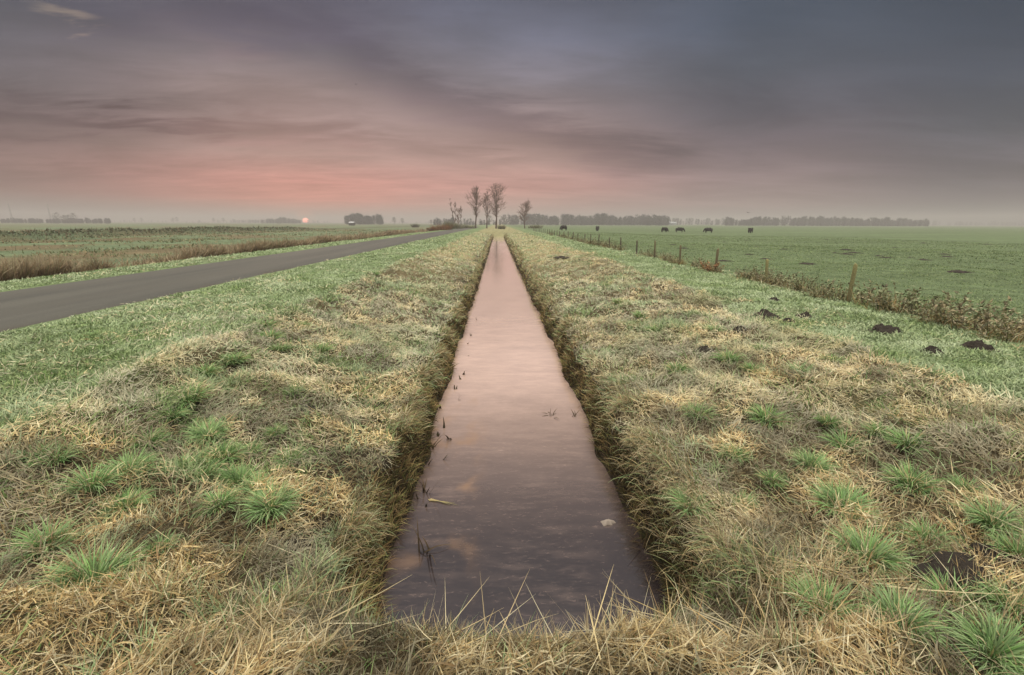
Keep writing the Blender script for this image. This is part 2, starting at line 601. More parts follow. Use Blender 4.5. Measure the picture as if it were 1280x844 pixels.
S_dry, S_green, S_ditch = Soup(), Soup(), Soup()
rings = [(0.7, 2.2, 6500, 100), (2.2, 4.0, 4800, 95), (4.0, 6.5, 3600, 74), (6.5, 10, 2000, 57), (10, 16, 850, 55), (16, 28, 300, 54), (28, 50, 75, 53), (50, 95, 22, 52)]
for r0, r1, dens, half in rings:
    x, y, r = polar(r0, r1, dens, half)
    z = height(x, y)
    onroad = (x > ROAD_L - 0.05 + 0.25 * (fbm(x, y, 0.3, 54, 2) - .5)) & (x < ROAD_R + 0.3 * (fbm(x, y, 0.3, 55, 2) - .5))
    fieldfar = (np.abs(x) > 60)
    ok = (z > WATER_Z + 0.02) & ~onroad & ~fieldfar & (x > -15.8)
    x, y, z, r = x[ok], y[ok], z[ok], r[ok]
    sz = straw_zone(x, y)
    bank = sstep(1.55, 1.38, np.abs(x)) * sstep(1.8, 2.6, y) * (y < DITCH_END)
    steep = bank * sstep(-0.58, -0.68, z)
    gpatch = fbm(x, y, 0.75, 61, 3)
    gp = 0.06 + 0.7 * sstep(0.56, 0.69, gpatch) * sstep(1.8, 3.2, r) * (1 - 0.45 * (x > 0) * sstep(7, 4, r))
    gp = gp + np.where(x < 0, 0.16, 0.06) * sstep(2.5, 4.5, r)
    gp = np.where(sz > 0.5, gp * 0.75, 1.0 - 0.12 * sstep(0.5, 0.7, fbm(x, y, 2.2, 63, 3)))
    gp = np.where(x > 8.6, 1.0, gp)
    u = rng.random(len(x))
    pxw = r / 455.0
    k = 3 if r0 < 6 else (2 if r0 < 16 else 1)
    nrm = normal(x, y)
    dirf = fbm(x, y, 1.1, 71, 3) * 14.0
    # --- dry straw lying on the banks, raked in loose swathes
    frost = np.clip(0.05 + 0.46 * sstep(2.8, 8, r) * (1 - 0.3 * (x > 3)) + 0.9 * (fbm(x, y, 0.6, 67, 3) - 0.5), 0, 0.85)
    bare = sstep(0.54, 0.66, fbm(x, y, 0.34, 69, 3))
    sel = (u > gp) & (steep < 0.5) & (rng.random(len(x)) > 0.45 * bare)
    i = np.where(sel)[0]
    q = len(i)
    P = np.stack([x[i], y[i], z[i] + rng.uniform(-0.01, 0.075, q) * (0.3 + 1.4 * fbm(x[i], y[i], 0.22, 66, 2))], 1)
    hd = np.where(rng.random(q) < 0.5, dirf[i] + rng.normal(0, 0.6, q), rng.uniform(0, 6.283, q))
    up = rng.random(q) < (0.20 if r0 < 3 else 0.10)
    lean = np.where(up, rng.uniform(0.1, 0.9, q), rng.uniform(0.95, 1.5, q))
    L = rng.uniform(0.05, 0.20, q) * np.where(up, 0.8, 1.0) * (0.75 if r0 < 16 else 0.9)
    W = np.maximum(np.where(rng.random(q) < 0.12, rng.uniform(0.006, 0.010, q), rng.uniform(0.0022, 0.0048, q)), pxw[i] * rng.uniform(0.28, 0.6, q))
    pt = fbm(x[i], y[i], 0.38, 64, 3)
    c = pick(STRAW, q) * (0.32 + 1.05 * sstep(0.36, 0.62, pt))[:, None]
    c = c * (1 - 0.45 * bare[i])[:, None]
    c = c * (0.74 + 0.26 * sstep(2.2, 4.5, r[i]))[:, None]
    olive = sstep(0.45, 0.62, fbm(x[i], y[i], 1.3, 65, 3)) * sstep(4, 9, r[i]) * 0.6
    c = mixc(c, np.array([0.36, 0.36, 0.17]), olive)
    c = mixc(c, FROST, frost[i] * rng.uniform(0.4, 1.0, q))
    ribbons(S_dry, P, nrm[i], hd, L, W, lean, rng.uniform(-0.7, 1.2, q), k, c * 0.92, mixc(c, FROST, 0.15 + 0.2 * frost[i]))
    # --- green blades
    i = np.where((u <= gp) & (steep < 0.5))[0]
    q = len(i)
    inturf = sz[i] < 0.5
    field = x[i] > 8.7
    P = np.stack([x[i], y[i], z[i] - 0.005], 1)
    L = np.where(inturf, rng.uniform(0.035, 0.085, q), rng.uniform(0.06, 0.17, q))
    L = L * np.where(field, 0.8, 1.0) * (1 + 0.6 * (r0 >= 28))
    L = L * (0.45 + 1.2 * fbm(x[i], y[i], 0.4, 72, 2))
    W = np.maximum(rng.uniform(0.003, 0.006, q), pxw[i] * rng.uniform(0.45, 0.95, q))
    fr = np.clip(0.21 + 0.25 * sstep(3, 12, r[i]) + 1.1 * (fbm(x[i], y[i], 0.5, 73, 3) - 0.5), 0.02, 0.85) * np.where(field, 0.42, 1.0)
    W = W * np.where(field, 0.6, 1.0)
    L = L * np.where(field, 0.75, 1.0)
    c = mixc(pick(GREEN, q), FROST * np.array([0.88, 1.02, 0.90]), fr * rng.uniform(0.3, 1.0, q))
    fpat = 0.72 + 0.56 * fbm(x[i], y[i] * 0.5, 3.5, 74, 4) + 0.35 * (fbm(x[i], y[i], 0.9, 75, 3) - 0.5)
    c = np.where(field[:, None], c * fpat[:, None] * np.where(rng.random(q) < 0.3, 0.50, 0.74)[:, None], c * 0.93)
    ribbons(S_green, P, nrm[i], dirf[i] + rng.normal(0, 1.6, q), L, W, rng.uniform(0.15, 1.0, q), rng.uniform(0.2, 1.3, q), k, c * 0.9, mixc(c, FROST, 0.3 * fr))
    # --- steep faces: brown sedge hanging over the water
    i = np.where(steep >= 0.5)[0]
    q = len(i)
    P = np.stack([x[i], y[i], z[i]], 1)
    toward = np.where(x[i] > 0, math.pi, 0.0)
    L = rng.uniform(0.06, 0.20, q)
    W = np.maximum(rng.uniform(0.003, 0.006, q), pxw[i] * rng.uniform(0.4, 0.8, q))
    cz = fbm(x[i], y[i] , 0.22, 78, 3)
    c = pick(BROWN, q) * (0.30 + 0.85 * sstep(0.38, 0.68, cz))[:, None]
    ribbons(S_ditch, P, np.array([0, 0, 1.0]), toward + rng.normal(0, 1.3, q), L, W, rng.uniform(0.1, 0.8, q), rng.uniform(0.6, 1.9, q), k, c * 0.8, c * 1.15)

# lip of the ditch: longer tufts bending over the edge
for side in (-1, 1):
    for (ya, yb, dens) in ((2.0, 5, 1500), (5, 10, 900), (10, 20, 380), (20, 45, 150), (45, 94, 60)):
        q = int((yb - ya) * dens)
        y = rng.uniform(ya, yb, q)
        cl = fbm(y, y * 0 + side, 0.5, 77, 3)
        x = side * (1.31 + (0.05 if side > 0 else 0.0) + rng.normal(0, 0.07 if side < 0 else 0.13, q))
        z = height(x, y)
        keep = (z > -0.85) & (rng.random(q) < 0.9 * sstep(0.36, 0.6, cl) + 0.10)
        x, y, z, cl = x[keep], y[keep], z[keep], cl[keep]
        q = len(x)
        r = np.hypot(x - CAM[0], y)
        L = rng.uniform(0.07, 0.24, q) * (0.35 + 1.1 * cl) * (1.0 if side < 0 else 1.15)
        W = np.maximum(rng.uniform(0.003, 0.006, q), r / 455 * rng.uniform(0.4, 0.8, q))
        hd = np.where(side > 0, math.pi, 0) + rng.normal(0, 1.0, q)
        c = np.where((rng.random(q) < 0.6)[:, None], pick(BROWN, q) * rng.uniform(0.6, 1.6, (q, 1)), pick(STRAW, q) * rng.uniform(0.5, 1.0, (q, 1)))
        c = np.where((rng.random(q) < 0.22)[:, None], pick(GREEN, q) * 0.9, c)
        ribbons(S_ditch, np.stack([x, y, z - 0.01], 1), np.array([0, 0, 1.0]), hd, L, W, rng.uniform(0.0, 1.1, q), rng.uniform(0.2, 2.4, q), 4 if ya < 10 else 2, c * 0.85, mixc(c, FROST, 0.18))

# foreground ridge at the head of the ditch: taller pale straws and green
q = 7000
x, y = rng.uniform(-2.3, 2.4, q), rng.normal(1.85, 0.28, q)
cl = fbm(x, y, 0.35, 81, 3)
keep = (rng.random(q) < sstep(0.38, 0.6, cl)) & (y > 1.15) & (y < 2.5)
x, y, cl = x[keep], y[keep], cl[keep]
z = height(x, y)
q = len(x)
tall = rng.random(q) < 0.045
L = np.where(tall, rng.uniform(0.2, 0.34, q), rng.uniform(0.08, 0.24, q))
gq = rng.random(q) < 0.15 + 0.5 * sstep(0.5, 0.65, fbm(x, y, 0.5, 83, 2))
c = np.where(gq[:, None], mixc(pick(LUSH, q), FROST, 0.12), pick(STRAW, q) * rng.uniform(0.5, 1.05, (q, 1)))
ribbons(S_dry, np.stack([x, y, z - 0.01], 1), np.array([0, 0, 1.0]), rng.uniform(0, 6.28, q), L, np.where(tall, 0.0028, 0.0045), rng.uniform(0.02, 0.6, q), rng.uniform(0.1, 1.2, q), 4, c * 0.9, mixc(c, FROST, 0.2))
# stubble stalks and long loose straws in the left and bottom foreground
q = 5200
x, y = rng.uniform(-3.8, 3.2, q), rng.uniform(0.9, 3.0, q)
keep = (fbm(x, y, 0.6, 85, 3) > 0.5) & (np.hypot(x * 0.6, (y - 2.9)) > 0.9)
x, y = x[keep], y[keep]
z = height(x, y)
q = len(x)
flat = rng.random(q) < 0.55
L = np.where(flat, rng.uniform(0.2, 0.5, q), rng.uniform(0.08, 0.22, q))
c = mixc(pick(STRAW, q) * rng.uniform(0.5, 1.0, (q, 1)), FROST, rng.uniform(0, 0.25, q))
ribbons(S_dry, np.stack([x, y, z + np.where(flat, rng.uniform(0.01, 0.07, q), -0.01)], 1), np.array([0, 0, 1.0]), rng.uniform(0, 6.28, q), L, rng.uniform(0.003, 0.0055, q), np.where(flat, rng.uniform(1.35, 1.6, q), rng.uniform(0, 0.35, q)), np.where(flat, rng.uniform(-0.2, 0.3, q), rng.uniform(-0.1, 0.3, q)), 3, c * 0.9, c)

tag(link('dry_grass', S_dry.mesh('dry_grass'), M_BLADE), 'mown straw coloured grass lying in loose frosted swathes over both ditch banks', 'grass', kind='stuff')
tag(link('green_grass', S_green.mesh('green_grass'), M_BLADE), 'short frosted green turf on the verges and the pasture', 'grass', kind='stuff')
tag(link('bank_sedge', S_ditch.mesh('bank_sedge'), M_BLADE), 'brown and olive sedge hanging over the steep edges of the water', 'sedge', kind='stuff')

# reddish dry reeds along the far side of the road
S = Soup()
for (ya, yb, dens) in ((4, 20, 1500), (20, 45, 620), (45, 90, 240), (90, 175, 70)):
    q = int((yb - ya) * dens)
    y = rng.uniform(ya, yb, q)
    x = -16.35 - np.abs(rng.normal(0, 0.95, q))
    cl = fbm(x * 0.6, y, 2.6, 91, 4)
    keep = rng.random(q) < sstep(0.28, 0.5, cl) + 0.15
    x, y, cl = x[keep], y[keep], cl[keep]
    z = height(x, y)
    q = len(x)
    r = np.hypot(x, y)
    L = rng.uniform(0.4, 1.15, q) * (0.45 + 1.05 * cl)
    W = np.maximum(0.006, r / 455 * rng.uniform(0.35, 0.8, q))
    pal = np.array([[0.30, 0.17, 0.09], [0.38, 0.25, 0.13], [0.22, 0.13, 0.075], [0.42, 0.32, 0.20], [0.27, 0.22, 0.10]])
    c = mixc(pick(pal, q) * 0.70, FROST, 0.05)
    ribbons(S, np.stack([x, y, z], 1), np.array([0, 0, 1.0]), rng.uniform(0, 6.28, q), L, W, rng.uniform(0, 0.45, q), rng.uniform(0.1, 1.2, q), 2, c * 0.9, mixc(c, FROST, 0.12))
tag(link('reed_bed', S.mesh('reed_bed'), M_REED), 'strip of reddish brown dry reeds along the far side of the road', 'reeds', kind='stuff')

# rough tufts of the left field
S = Soup()
for (xa, xb, ya, yb, dens) in ((-45, -19, 8, 60, 14), (-95, -45, 20, 110, 6), (-60, -19, 60, 150, 5)):
    q = int((xb - xa) * (yb - ya) * dens)
    x, y = rng.uniform(xa, xb, q), rng.uniform(ya, yb, q)
    cl = fbm(x, y, 5.0, 95, 4)
    ridge = np.exp(-((x + 62 - 0.02 * y) / 6) ** 2)
    keep = rng.random(q) < 0.06 + 0.5 * sstep(0.5, 0.66, cl) + ridge
    x, y, cl, ridge = x[keep], y[keep], cl[keep], ridge[keep]
    z = height(x, y)
    q = len(x)
    r = np.hypot(x, y)
    pal = np.array([[0.12, 0.15, 0.06], [0.20, 0.20, 0.10], [0.24, 0.17, 0.09], [0.16, 0.19, 0.10]])
    c = pick(pal, q) * (1 - 0.55 * ridge)[:, None]
    ribbons(S, np.stack([x, y, z], 1), np.array([0, 0, 1.0]), rng.uniform(0, 6.28, q), rng.uniform(0.1, 0.35, q) * (0.5 + ridge * 0.8 + cl * 0.6), r / 455 * rng.uniform(0.5, 1.3, q), rng.uniform(0, 0.9, q), rng.uniform(0, 1, q), 1, c * 0.9, mixc(c, FROST, 0.15))
tag(link('rough_grass', S.mesh('rough_grass'), M_BLADE), 'dark rough grass in hummocks on the meadow beyond the road', 'grass', kind='stuff')

# ------------------------------------------------------------------ green tussocks (each a thing)
def tussock_mesh(seed, nb=230, frost=0.25, dry=0.08):
    g = np.random.default_rng(seed)
    S = Soup()
    a = g.uniform(0, 6.283, nb)
    rr = np.sqrt(g.random(nb)) * 0.085
    P = np.stack([rr * np.cos(a), rr * np.sin(a), np.full(nb, -0.02)], 1)
    hd = a + g.normal(0, 0.5, nb)
    L = g.uniform(0.10, 0.25, nb)
    c = LUSH[g.choice(4, nb)] * g.uniform(0.8, 1.25, (nb, 1))
    c = np.where((g.random(nb) < dry)[:, None], STRAW[g.choice(5, nb)], c)
    c = mixc(c, FROST * np.array([0.92, 1.0, 0.85]), g.uniform(0, 2 * frost, nb))
    ribbons(S, P, np.array([0, 0, 1.0]), hd, L, g.uniform(0.0045, 0.0095, nb), 0.05 + rr / 0.085 * 0.55, g.uniform(0.5, 1.9, nb), 5, c * 0.9, mixc(c, FROST * np.array([0.85, 1.0, 0.9]), 0.15), g.uniform(-0.7, 0.7, nb))
    return S.mesh('tussock')


TUS = [tussock_mesh(100 + i, [560, 520, 440, 240][i], [0.08, 0.12, 0.04, 0.10][i], [0.06, 0.05, 0.16, 0.1][i]) for i in range(4)]
for mm in TUS:
    mm.materials.append(M_BLADE)
tus = [  # px, py, scale, variant, label
    (1050, 640, 1.0, 0, 'upright bright green grass tussock with frosted tips above a round drooping one'),
    (1083, 705, 1.0, 1, 'round drooping green tussock on the right bank beside a patch of bare brown thatch'),
    (1013, 590, 1.05, 1, 'pale green fan shaped tussock highest of the line of three on the right bank'),
    (958, 530, 1.0, 2, 'low spreading green tussock just below a dark molehill on the right bank'),
    (1240, 662, 1.0, 1, 'green tussock at the right edge above the big black soil heap'),
    (1137, 612, 0.95, 2, 'flattened yellowish green tussock right of the upright bright one'),
    (1155, 680, 0.8, 3, 'thin straggly tussock half dry between the soil heap and the drooping tussock'),
    (1125, 788, 0.85, 1, 'large dark green tussock below the black soil heap'),
    (1240, 828, 0.95, 1, 'biggest green tussock in the bottom right corner'),
    (1185, 757, 0.8, 3, 'small green tussock touching the front of the black soil heap'),
    (1265, 772, 0.9, 0, 'frosty tussock above the biggest corner tussock'),
    (1272, 700, 0.7, 3, 'small tussock cut by the picture edge beside the black soil heap'),
    (1035, 535, 0.8, 2, 'small bright tussock level with the low spreading one on the right bank'),
    (1095, 545, 0.7, 3, 'faint loose tussock farthest up the right bank toward the turf'),
    (162, 595, 1.1, 0, 'upright dark green tussock alone in brown straw on the left bank'),
    (120, 735, 1.2, 1, 'large frosted green tussock low in the left foreground straw'),
    (235, 505, 1.25, 2, 'broad green tussock near the crest of the left bank'),
    (262, 550, 1.1, 1, 'frosted tussock in the middle of the green patch on the left bank'),
    (300, 608, 1.0, 0, 'rounded tussock at the lower end of the green patch on the left bank'),
    (340, 640, 1.1, 1, 'wide pale green tussock nearest the water on the left bank'),
    (275, 638, 0.85, 2, 'small yellow green tussock under the green patch on the left bank'),
    (255, 600, 0.9, 3, 'loose tussock filling the green patch on the left bank'),
    (215, 525, 0.9, 3, 'loose tussock just left below the broad crest tussock'),
    (115, 612, 1.0, 3, 'half dry olive tussock left of the upright dark green one'),
    (295, 455, 0.9, 2, 'small green tussock on the crest of the left bank'),
    (350, 440, 1.0, 3, 'pale tussock on the crest of the left bank farthest along it'),
    (60, 690, 0.9, 3, 'thin tussock at the left edge above the large frosted one'),
    (1028, 770, 0.8, 3, 'grey green loose tussock in the foreground left of the large dark one'),
    (1205, 618, 0.7, 3, 'small pale tussock above and left of the one at the right edge'),
    (680, 805, 0.8, 2, 'green tussock growing on the bank right below the end of the ditch'),
]
for j, (px, py, s, vnt, lab) in enumerate(tus):
    o = bpy.data.objects.new('grass_tussock', TUS[vnt])
    X, Y, Z = ground_at(px, py)
    o.location = (X, Y, Z)
    o.rotation_euler = (0, 0, rng.uniform(0, 6.28))
    s *= 0.92
    o.location = (X, Y, Z + 0.03)
    o.scale = (s * rng.uniform(0.85, 1.15), s * rng.uniform(0.85, 1.15), s * rng.uniform(0.85, 1.25))
    o.rotation_euler = (rng.normal(0, 0.12), rng.normal(0, 0.12), rng.uniform(0, 6.28))
    col.objects.link(o)
    tag(o, lab, 'grass tussock', 'green grass tussocks on the ditch banks')

for lab, grp, sp in (('small loose green tuft scattered over the frosted left bank', 'small green tufts on the left bank', [(185, 560), (240, 535), (290, 450), (345, 432), (375, 492), (345, 545), (358, 580), (330, 405), (415, 380), (250, 470), (70, 585), (40, 575), (160, 640), (310, 560), (225, 580), (282, 575), (318, 612), (200, 690), (395, 445), (430, 420), (380, 410), (470, 350)]), ('small loose green tuft scattered over the straw of the right bank', 'small green tufts on the right bank', [(940, 465), (905, 455), (1000, 470), (870, 520), (915, 572), (975, 602), (850, 470), (1040, 455), (1060, 560), (800, 400), (830, 420), (890, 410), (765, 380), (960, 440), (1140, 560), (1100, 520), (860, 640), (760, 350), (925, 640)])):
    for px, py in sp:
        X, Y, Z = ground_at(px + rng.normal(0, 4), py + rng.normal(0, 4))
        o = bpy.data.objects.new('grass_tuft', TUS[int(rng.integers(2, 4))])
        o.location = (X, Y, Z + 0.025)
        o.rotation_euler = (0, 0, rng.uniform(0, 6.28))
        s = rng.uniform(0.5, 0.9) * (1 + 0.03 * Y)
        o.scale = (s, s, s * 0.9)
        col.objects.link(o)
        tag(o, lab, 'grass tuft', grp)

# ------------------------------------------------------------------ molehills
def molehill_mesh(seed):
    g = np.random.default_rng(seed)
    S = Soup()
    nr, na = 26, 56
    V = []
    o = g.uniform(0, 50)
    for i in range(nr + 1):
        t = i / nr
        for a in range(na):
            th = 2 * math.pi * a / na
            rad = t * (1 + 0.35 * (vnoise(math.cos(th) * 1.2, math.sin(th) * 1.2, 0.8, o) - 0.5) * 2)
            X, Y = rad * math.cos(th), rad * math.sin(th)
            h = 0.5 * (1 - t ** 2) ** 0.8 if t < 1 else 0
            h += (fbm(X, Y, 0.34, o + 3, 6) - 0.45) * 1.0 * (1 - t) ** 0.3 if t < 1 else -0.12
            V.append((X, Y, h))
    Q = [(i * na + a, i * na + (a + 1) % na, (i + 1) * na + (a + 1) % na, (i + 1) * na + a) for i in range(nr) for a in range(na)]
    Q = [(a, d, c, b) for a, b, c, d in Q]
    base = np.array([0.034, 0.027, 0.021])
    S.add(V, Q=Q, C=base)
    for _ in range(110):  # crumbs of soil
        a, rr = g.uniform(0, 6.28), g.uniform(0.2, 1.25)
        s = g.uniform(0.05, 0.17)
        c = np.array([rr * math.cos(a), rr * math.sin(a), max(0.0, 0.42 * (1 - rr * rr)) + 0.02])
        vv = np.array([(1, 0, 0), (-1, 0, 0), (0, 1, 0), (0, -1, 0), (0, 0, 1), (0, 0, -1)], float) * s * g.uniform(0.6, 1.3, (6, 1)) + c
        S.add(vv, T=[(0, 2, 4), (2, 1, 4), (1, 3, 4), (3, 0, 4), (2, 0, 5), (1, 2, 5), (3, 1, 5), (0, 3, 5)], C=base * g.uniform(0.7, 1.8))
    return S.mesh('molehill')


MOLE = [molehill_mesh(300 + i) for i in range(4)]
for mm in MOLE:
    mm.materials.append(M_SOIL)


def mole(px, py, w, lab, grp=None, cat='molehill', hs=1.05, asp=1.0):
    w = w * 0.78
    asp = 1 + (asp - 1) * 0.7
    X, Y, Z = ground_at(px, py)
    o = bpy.data.objects.new('molehill', MOLE[rng.integers(4)])
    o.location = (X, Y, Z - 0.005)
    o.rotation_euler = (0, 0, rng.uniform(0, 6.28) if asp == 1 else rng.uniform(-0.3, 0.3))
    o.scale = (w * asp, w, w * hs)
    col.objects.link(o)
    tag(o, lab, cat, grp)


GM = 'dark molehills on the right bank'
mole(1215, 730, 0.25, 'large heap of black soil among green tussocks at the right edge', GM, hs=0.7, asp=1.5)
mole(1250, 704, 0.17, 'smaller black soil heap just above the largest one at the right edge', GM)
mole(1222, 437, 0.23, 'black crumbled molehill on green turf in front of the weeds at the right edge', GM, asp=1.3)
mole(1107, 415, 0.25, 'wide flat black molehill on the turf below the nearest fence post', GM, asp=1.3)
mole(957, 397, 0.26, 'elongated black molehill where straw meets turf on the right bank', GM, asp=1.3)
mole(1006, 396, 0.17, 'small round black molehill on turf between the two wide ones', GM)
mole(985, 402, 0.13, 'little black molehill right of the elongated one', GM)
mole(882, 440, 0.17, 'black molehill in straw halfway up the right bank', GM, asp=1.2)
mole(928, 507, 0.10, 'small black molehill above the low spreading tussock', GM)
mole(967, 376, 0.16, 'small dark molehill highest on the turf near the second fence post', GM)
mole(925, 412, 0.12, 'dark molehill in straw left below the elongated one', GM)
mole(1165, 440, 0.15, 'flat dark molehill left of the crumbled one at the right edge', GM)
mole(1165, 537, 0.12, 'bare grey soil patch on the right bank near the turf edge', GM, hs=0.3)
mole(366, 678, 0.11, 'clod of bare dark soil on the left bank nearest the water', 'dark molehills on the left bank', hs=0.6)
mole(383, 510, 0.16, 'dark soil clod high on the left bank beside green blades', 'dark molehills on the left bank', hs=0.4)
mole(703, 322, 0.5, 'dark soil patch far along the right bank near the fence', GM, hs=0.3)
FM = 'molehills scattered over the pasture'
fm = [(906, 326), (935, 318), (960, 324), (1055, 319), (1045, 316), (1070, 316), (1110, 322), (1140, 321), (1155, 325), (1185, 322), (1155, 304), (1235, 306), (865, 306), (886, 304), (905, 303), (840, 306), (936, 302), (1100, 320), (1060, 313), (980, 312), (1010, 330), (1200, 340), (1180, 318), (947, 309), (855, 312), (1120, 309), (820, 300), (1032, 300)]
for px, py in fm:
    mole(px + rng.normal(0, 2), py + rng.normal(0, 0.6), rng.uniform(0.18, 0.42), 'low dark molehill among others scattered over the green pasture beyond the fence', FM, hs=0.35, asp=rng.uniform(1.01, 2.0))

# ------------------------------------------------------------------ fence posts
def post_mesh(seed, c0, c1):
    g = np.random.default_rng(seed)
    bm = bmesh.new()
    S = Soup()
    prof = [(-0.35, 0.058), (0.0, 0.060), (0.4, 0.056), (0.8, 0.054), (0.98, 0.052), (1.02, 0.044), (1.035, 0.022)]
    na = 12
    V, Q, C = [], [], []
    for i, (h, r) in enumerate(prof):
        for a in range(na):
            th = 2 * math.pi * a / na
            rr = r * (1 + 0.09 * (g.random() - 0.5) + 0.06 * math.cos(4 * th))
            V.append((rr * math.cos(th), rr * math.sin(th), h + (0.02 * math.cos(th + 1) if i > 3 else 0)))
            t = np.clip(h, 0, 1) * 0.8 + 0.2 * g.random()
            C.append(np.array(c0) * (1 - t) + np.array(c1) * t)
    for i in range(len(prof) - 1):
        for a in range(na):
            Q.append((i * na + a, i * na + (a + 1) % na, (i + 1) * na + (a + 1) % na, (i + 1) * na + a))
    V.append((0, 0, 1.04))
    C.append(np.array(c1))
    T = [((len(prof) - 1) * na + a, (len(prof) - 1) * na + (a + 1) % na, len(V) - 1) for a in range(na)]
    S.add(V, Q=Q, T=T, C=np.array(C))
    bm.free()
    me = S.mesh('fence_post', True)
    me.materials.append(M_POST)
    return me


PM = [post_mesh(1, (0.15, 0.13, 0.07), (0.25, 0.225, 0.10)), post_mesh(2, (0.10, 0.08, 0.05), (0.17, 0.14, 0.08)), post_mesh(3, (0.07, 0.06, 0.045), (0.12, 0.10, 0.07))]
plabs = ['nearest fence post, yellow green with lichen, rising from thick weeds', 'second nearest fence post, lichen stained and leaning slightly, beside dark leafy weeds', 'third fence post from the front with a reddish weed at its foot', 'fourth fence post from the front, dark brown with thin weeds round it', 'fifth fence post from the front, dark and upright', 'sixth fence post from the front above low brown weeds']
for i in range(30):
    Y = 10.3 + 3.36 * i + rng.normal(0, 0.08)
    X = 8.0 + rng.normal(0, 0.04)
    o = bpy.data.objects.new('fence_post', PM[0 if i < 2 else (1 if i < 5 else 2)])
    o.location = (X, Y, float(height(X, Y)))
    o.rotation_euler = (rng.normal(0, 0.03), rng.normal(0.02, 0.04), rng.uniform(0, 6.28))
    o.scale = (0.78, 0.78, [0.86, 0.70, 0.82, 0.8][i] if i < 4 else rng.uniform(0.72, 0.86))
    col.objects.link(o)
    lab = plabs[i] if i < len(plabs) else 'thin dark wooden fence post in the far part of the row'
    tag(o, lab, 'fence post', 'wooden fence posts in a row along the pasture')
    pass

# ------------------------------------------------------------------ weeds along the fence
def weed_mesh(seed, pal, h=0.5, ns=26, leafy=1.0, spread=0.35):
    g = np.random.default_rng(seed)
    S = Soup()
    for _ in range(ns):
        a, rr = g.uniform(0, 6.28), g.uniform(0, spread)
        p = np.array([rr * math.cos(a), rr * math.sin(a), -0.02])
        hd = a + g.normal(0, 0.8)
        L = h * g.uniform(0.45, 1.1)
        le, cu = g.uniform(0.05, 0.5), g.uniform(0.1, 0.9)
        c = pal[g.integers(len(pal))] * g.uniform(0.8, 1.2)
        ribbons(S, p[None], np.array([0, 0, 1.0]), np.array([hd]), L, 0.009, le, cu, 4, c * 0.8, c, np.array([0.3]))
        nl = int(13 * leafy)
        t = g.uniform(0.25, 1.0, nl)
        th = le + cu * t * 0.5
        q = p[None] + (np.stack([np.sin(th) * math.cos(hd), np.sin(th) * math.sin(hd), np.cos(th)], 1)) * (L * t)[:, None]
        lc = pal[g.integers(0, len(pal), nl)] * g.uniform(0.7, 1.35, (nl, 1))
        ribbons(S, q, np.array([0, 0, 1.0]), g.uniform(0, 6.28, nl), g.uniform(0.03, 0.085, nl), g.uniform(0.018, 0.036, nl), g.uniform(0.4, 1.7, nl), g.uniform(-0.4, 1.0, nl), 2, lc, mixc(lc, FROST, 0.12), g.uniform(-1, 1, nl))
    nb = 90
    a = g.uniform(0, 6.28, nb)
    rr = g.uniform(0, spread * 1.15, nb)
    c = np.where((g.random(nb) < 0.6)[:, None], STRAW[g.integers(0, 5, nb)] * 0.8, BROWN[g.integers(0, 5, nb)])
    ribbons(S, np.stack([rr * np.cos(a), rr * np.sin(a), np.full(nb, -0.02)], 1), np.array([0, 0, 1.0]), g.uniform(0, 6.28, nb), g.uniform(0.15, 0.42, nb) * h / 0.5, 0.009, g.uniform(0, 0.6, nb), g.uniform(0.3, 1.8, nb), 4, c * 0.85, c)
    me = S.mesh('weed_clump')
    me.materials.append(M_BLADE)
    return me


OLIVE = np.array([[0.11, 0.125, 0.055], [0.17, 0.175, 0.085], [0.22, 0.18, 0.10], [0.09, 0.08, 0.05], [0.26, 0.27, 0.16]])
RUST = np.array([[0.30, 0.13, 0.06], [0.24, 0.11, 0.05], [0.34, 0.19, 0.09]])
TAN = np.array([[0.29, 0.235, 0.15], [0.20, 0.155, 0.095], [0.15, 0.125, 0.075], [0.36, 0.31, 0.21]])
WM = [weed_mesh(11, OLIVE, 0.55), weed_mesh(12, OLIVE, 0.48, 30), weed_mesh(13, np.concatenate([OLIVE, TAN]), 0.5), weed_mesh(14, TAN, 0.55, 34, 0.5), weed_mesh(15, RUST, 0.42, 22, 1.2, 0.22), weed_mesh(16, OLIVE, 0.62, 9, 0.8, 0.25)]
WL = {0: 'dark olive leafy weed clump in the strip along the fence posts', 2: 'mixed brown and olive weed clump in the strip along the fence posts', 3: 'tan dead grass and weed clump toward the right edge of the fence strip', 5: 'sparse tall weed stems beside the far fence posts'}
spots = []
yy = 5.4
while yy < 26:
    spots.append(yy)
    yy += rng.uniform(0.22, 0.50) * (1 + 0.02 * yy)
for Y in spots:
    if 15.4 < Y < 16.6 or (19 < Y < 27 and rng.random() < 0.2):
        continue
    vnt = 3 if Y < 7.6 and rng.random() < 0.65 else (2 if rng.random() < 0.45 else int(rng.integers(0, 2)))
    if 17.4 < Y < 22:
        vnt = 5 if rng.random() < 0.5 else 2
    X = 8.05 + rng.normal(0, 0.22)
    o = bpy.data.objects.new('weed_clump', WM[vnt])
    o.location = (X, Y, float(height(X, Y)))
    o.rotation_euler = (0, 0, rng.uniform(0, 6.28))
    s = rng.uniform(0.75, 1.15) * (1.12 if Y < 9 else (1.0 if Y < 15 else 0.85))
    o.scale = (s, s, s)
    col.objects.link(o)
    lab = WL[{1: 0}.get(vnt, vnt)]
    tag(o, lab, 'weeds', {0: 'olive weed clumps along the fence', 1: 'olive weed clumps along the fence', 2: 'mixed weed clumps along the fence', 3: 'tan weed clumps along the fence', 5: 'sparse weeds along the fence'}[vnt])
o = bpy.data.objects.new('weed_clump', WM[4])
o.location = (7.85, 17.0, float(height(7.85, 17.0)))
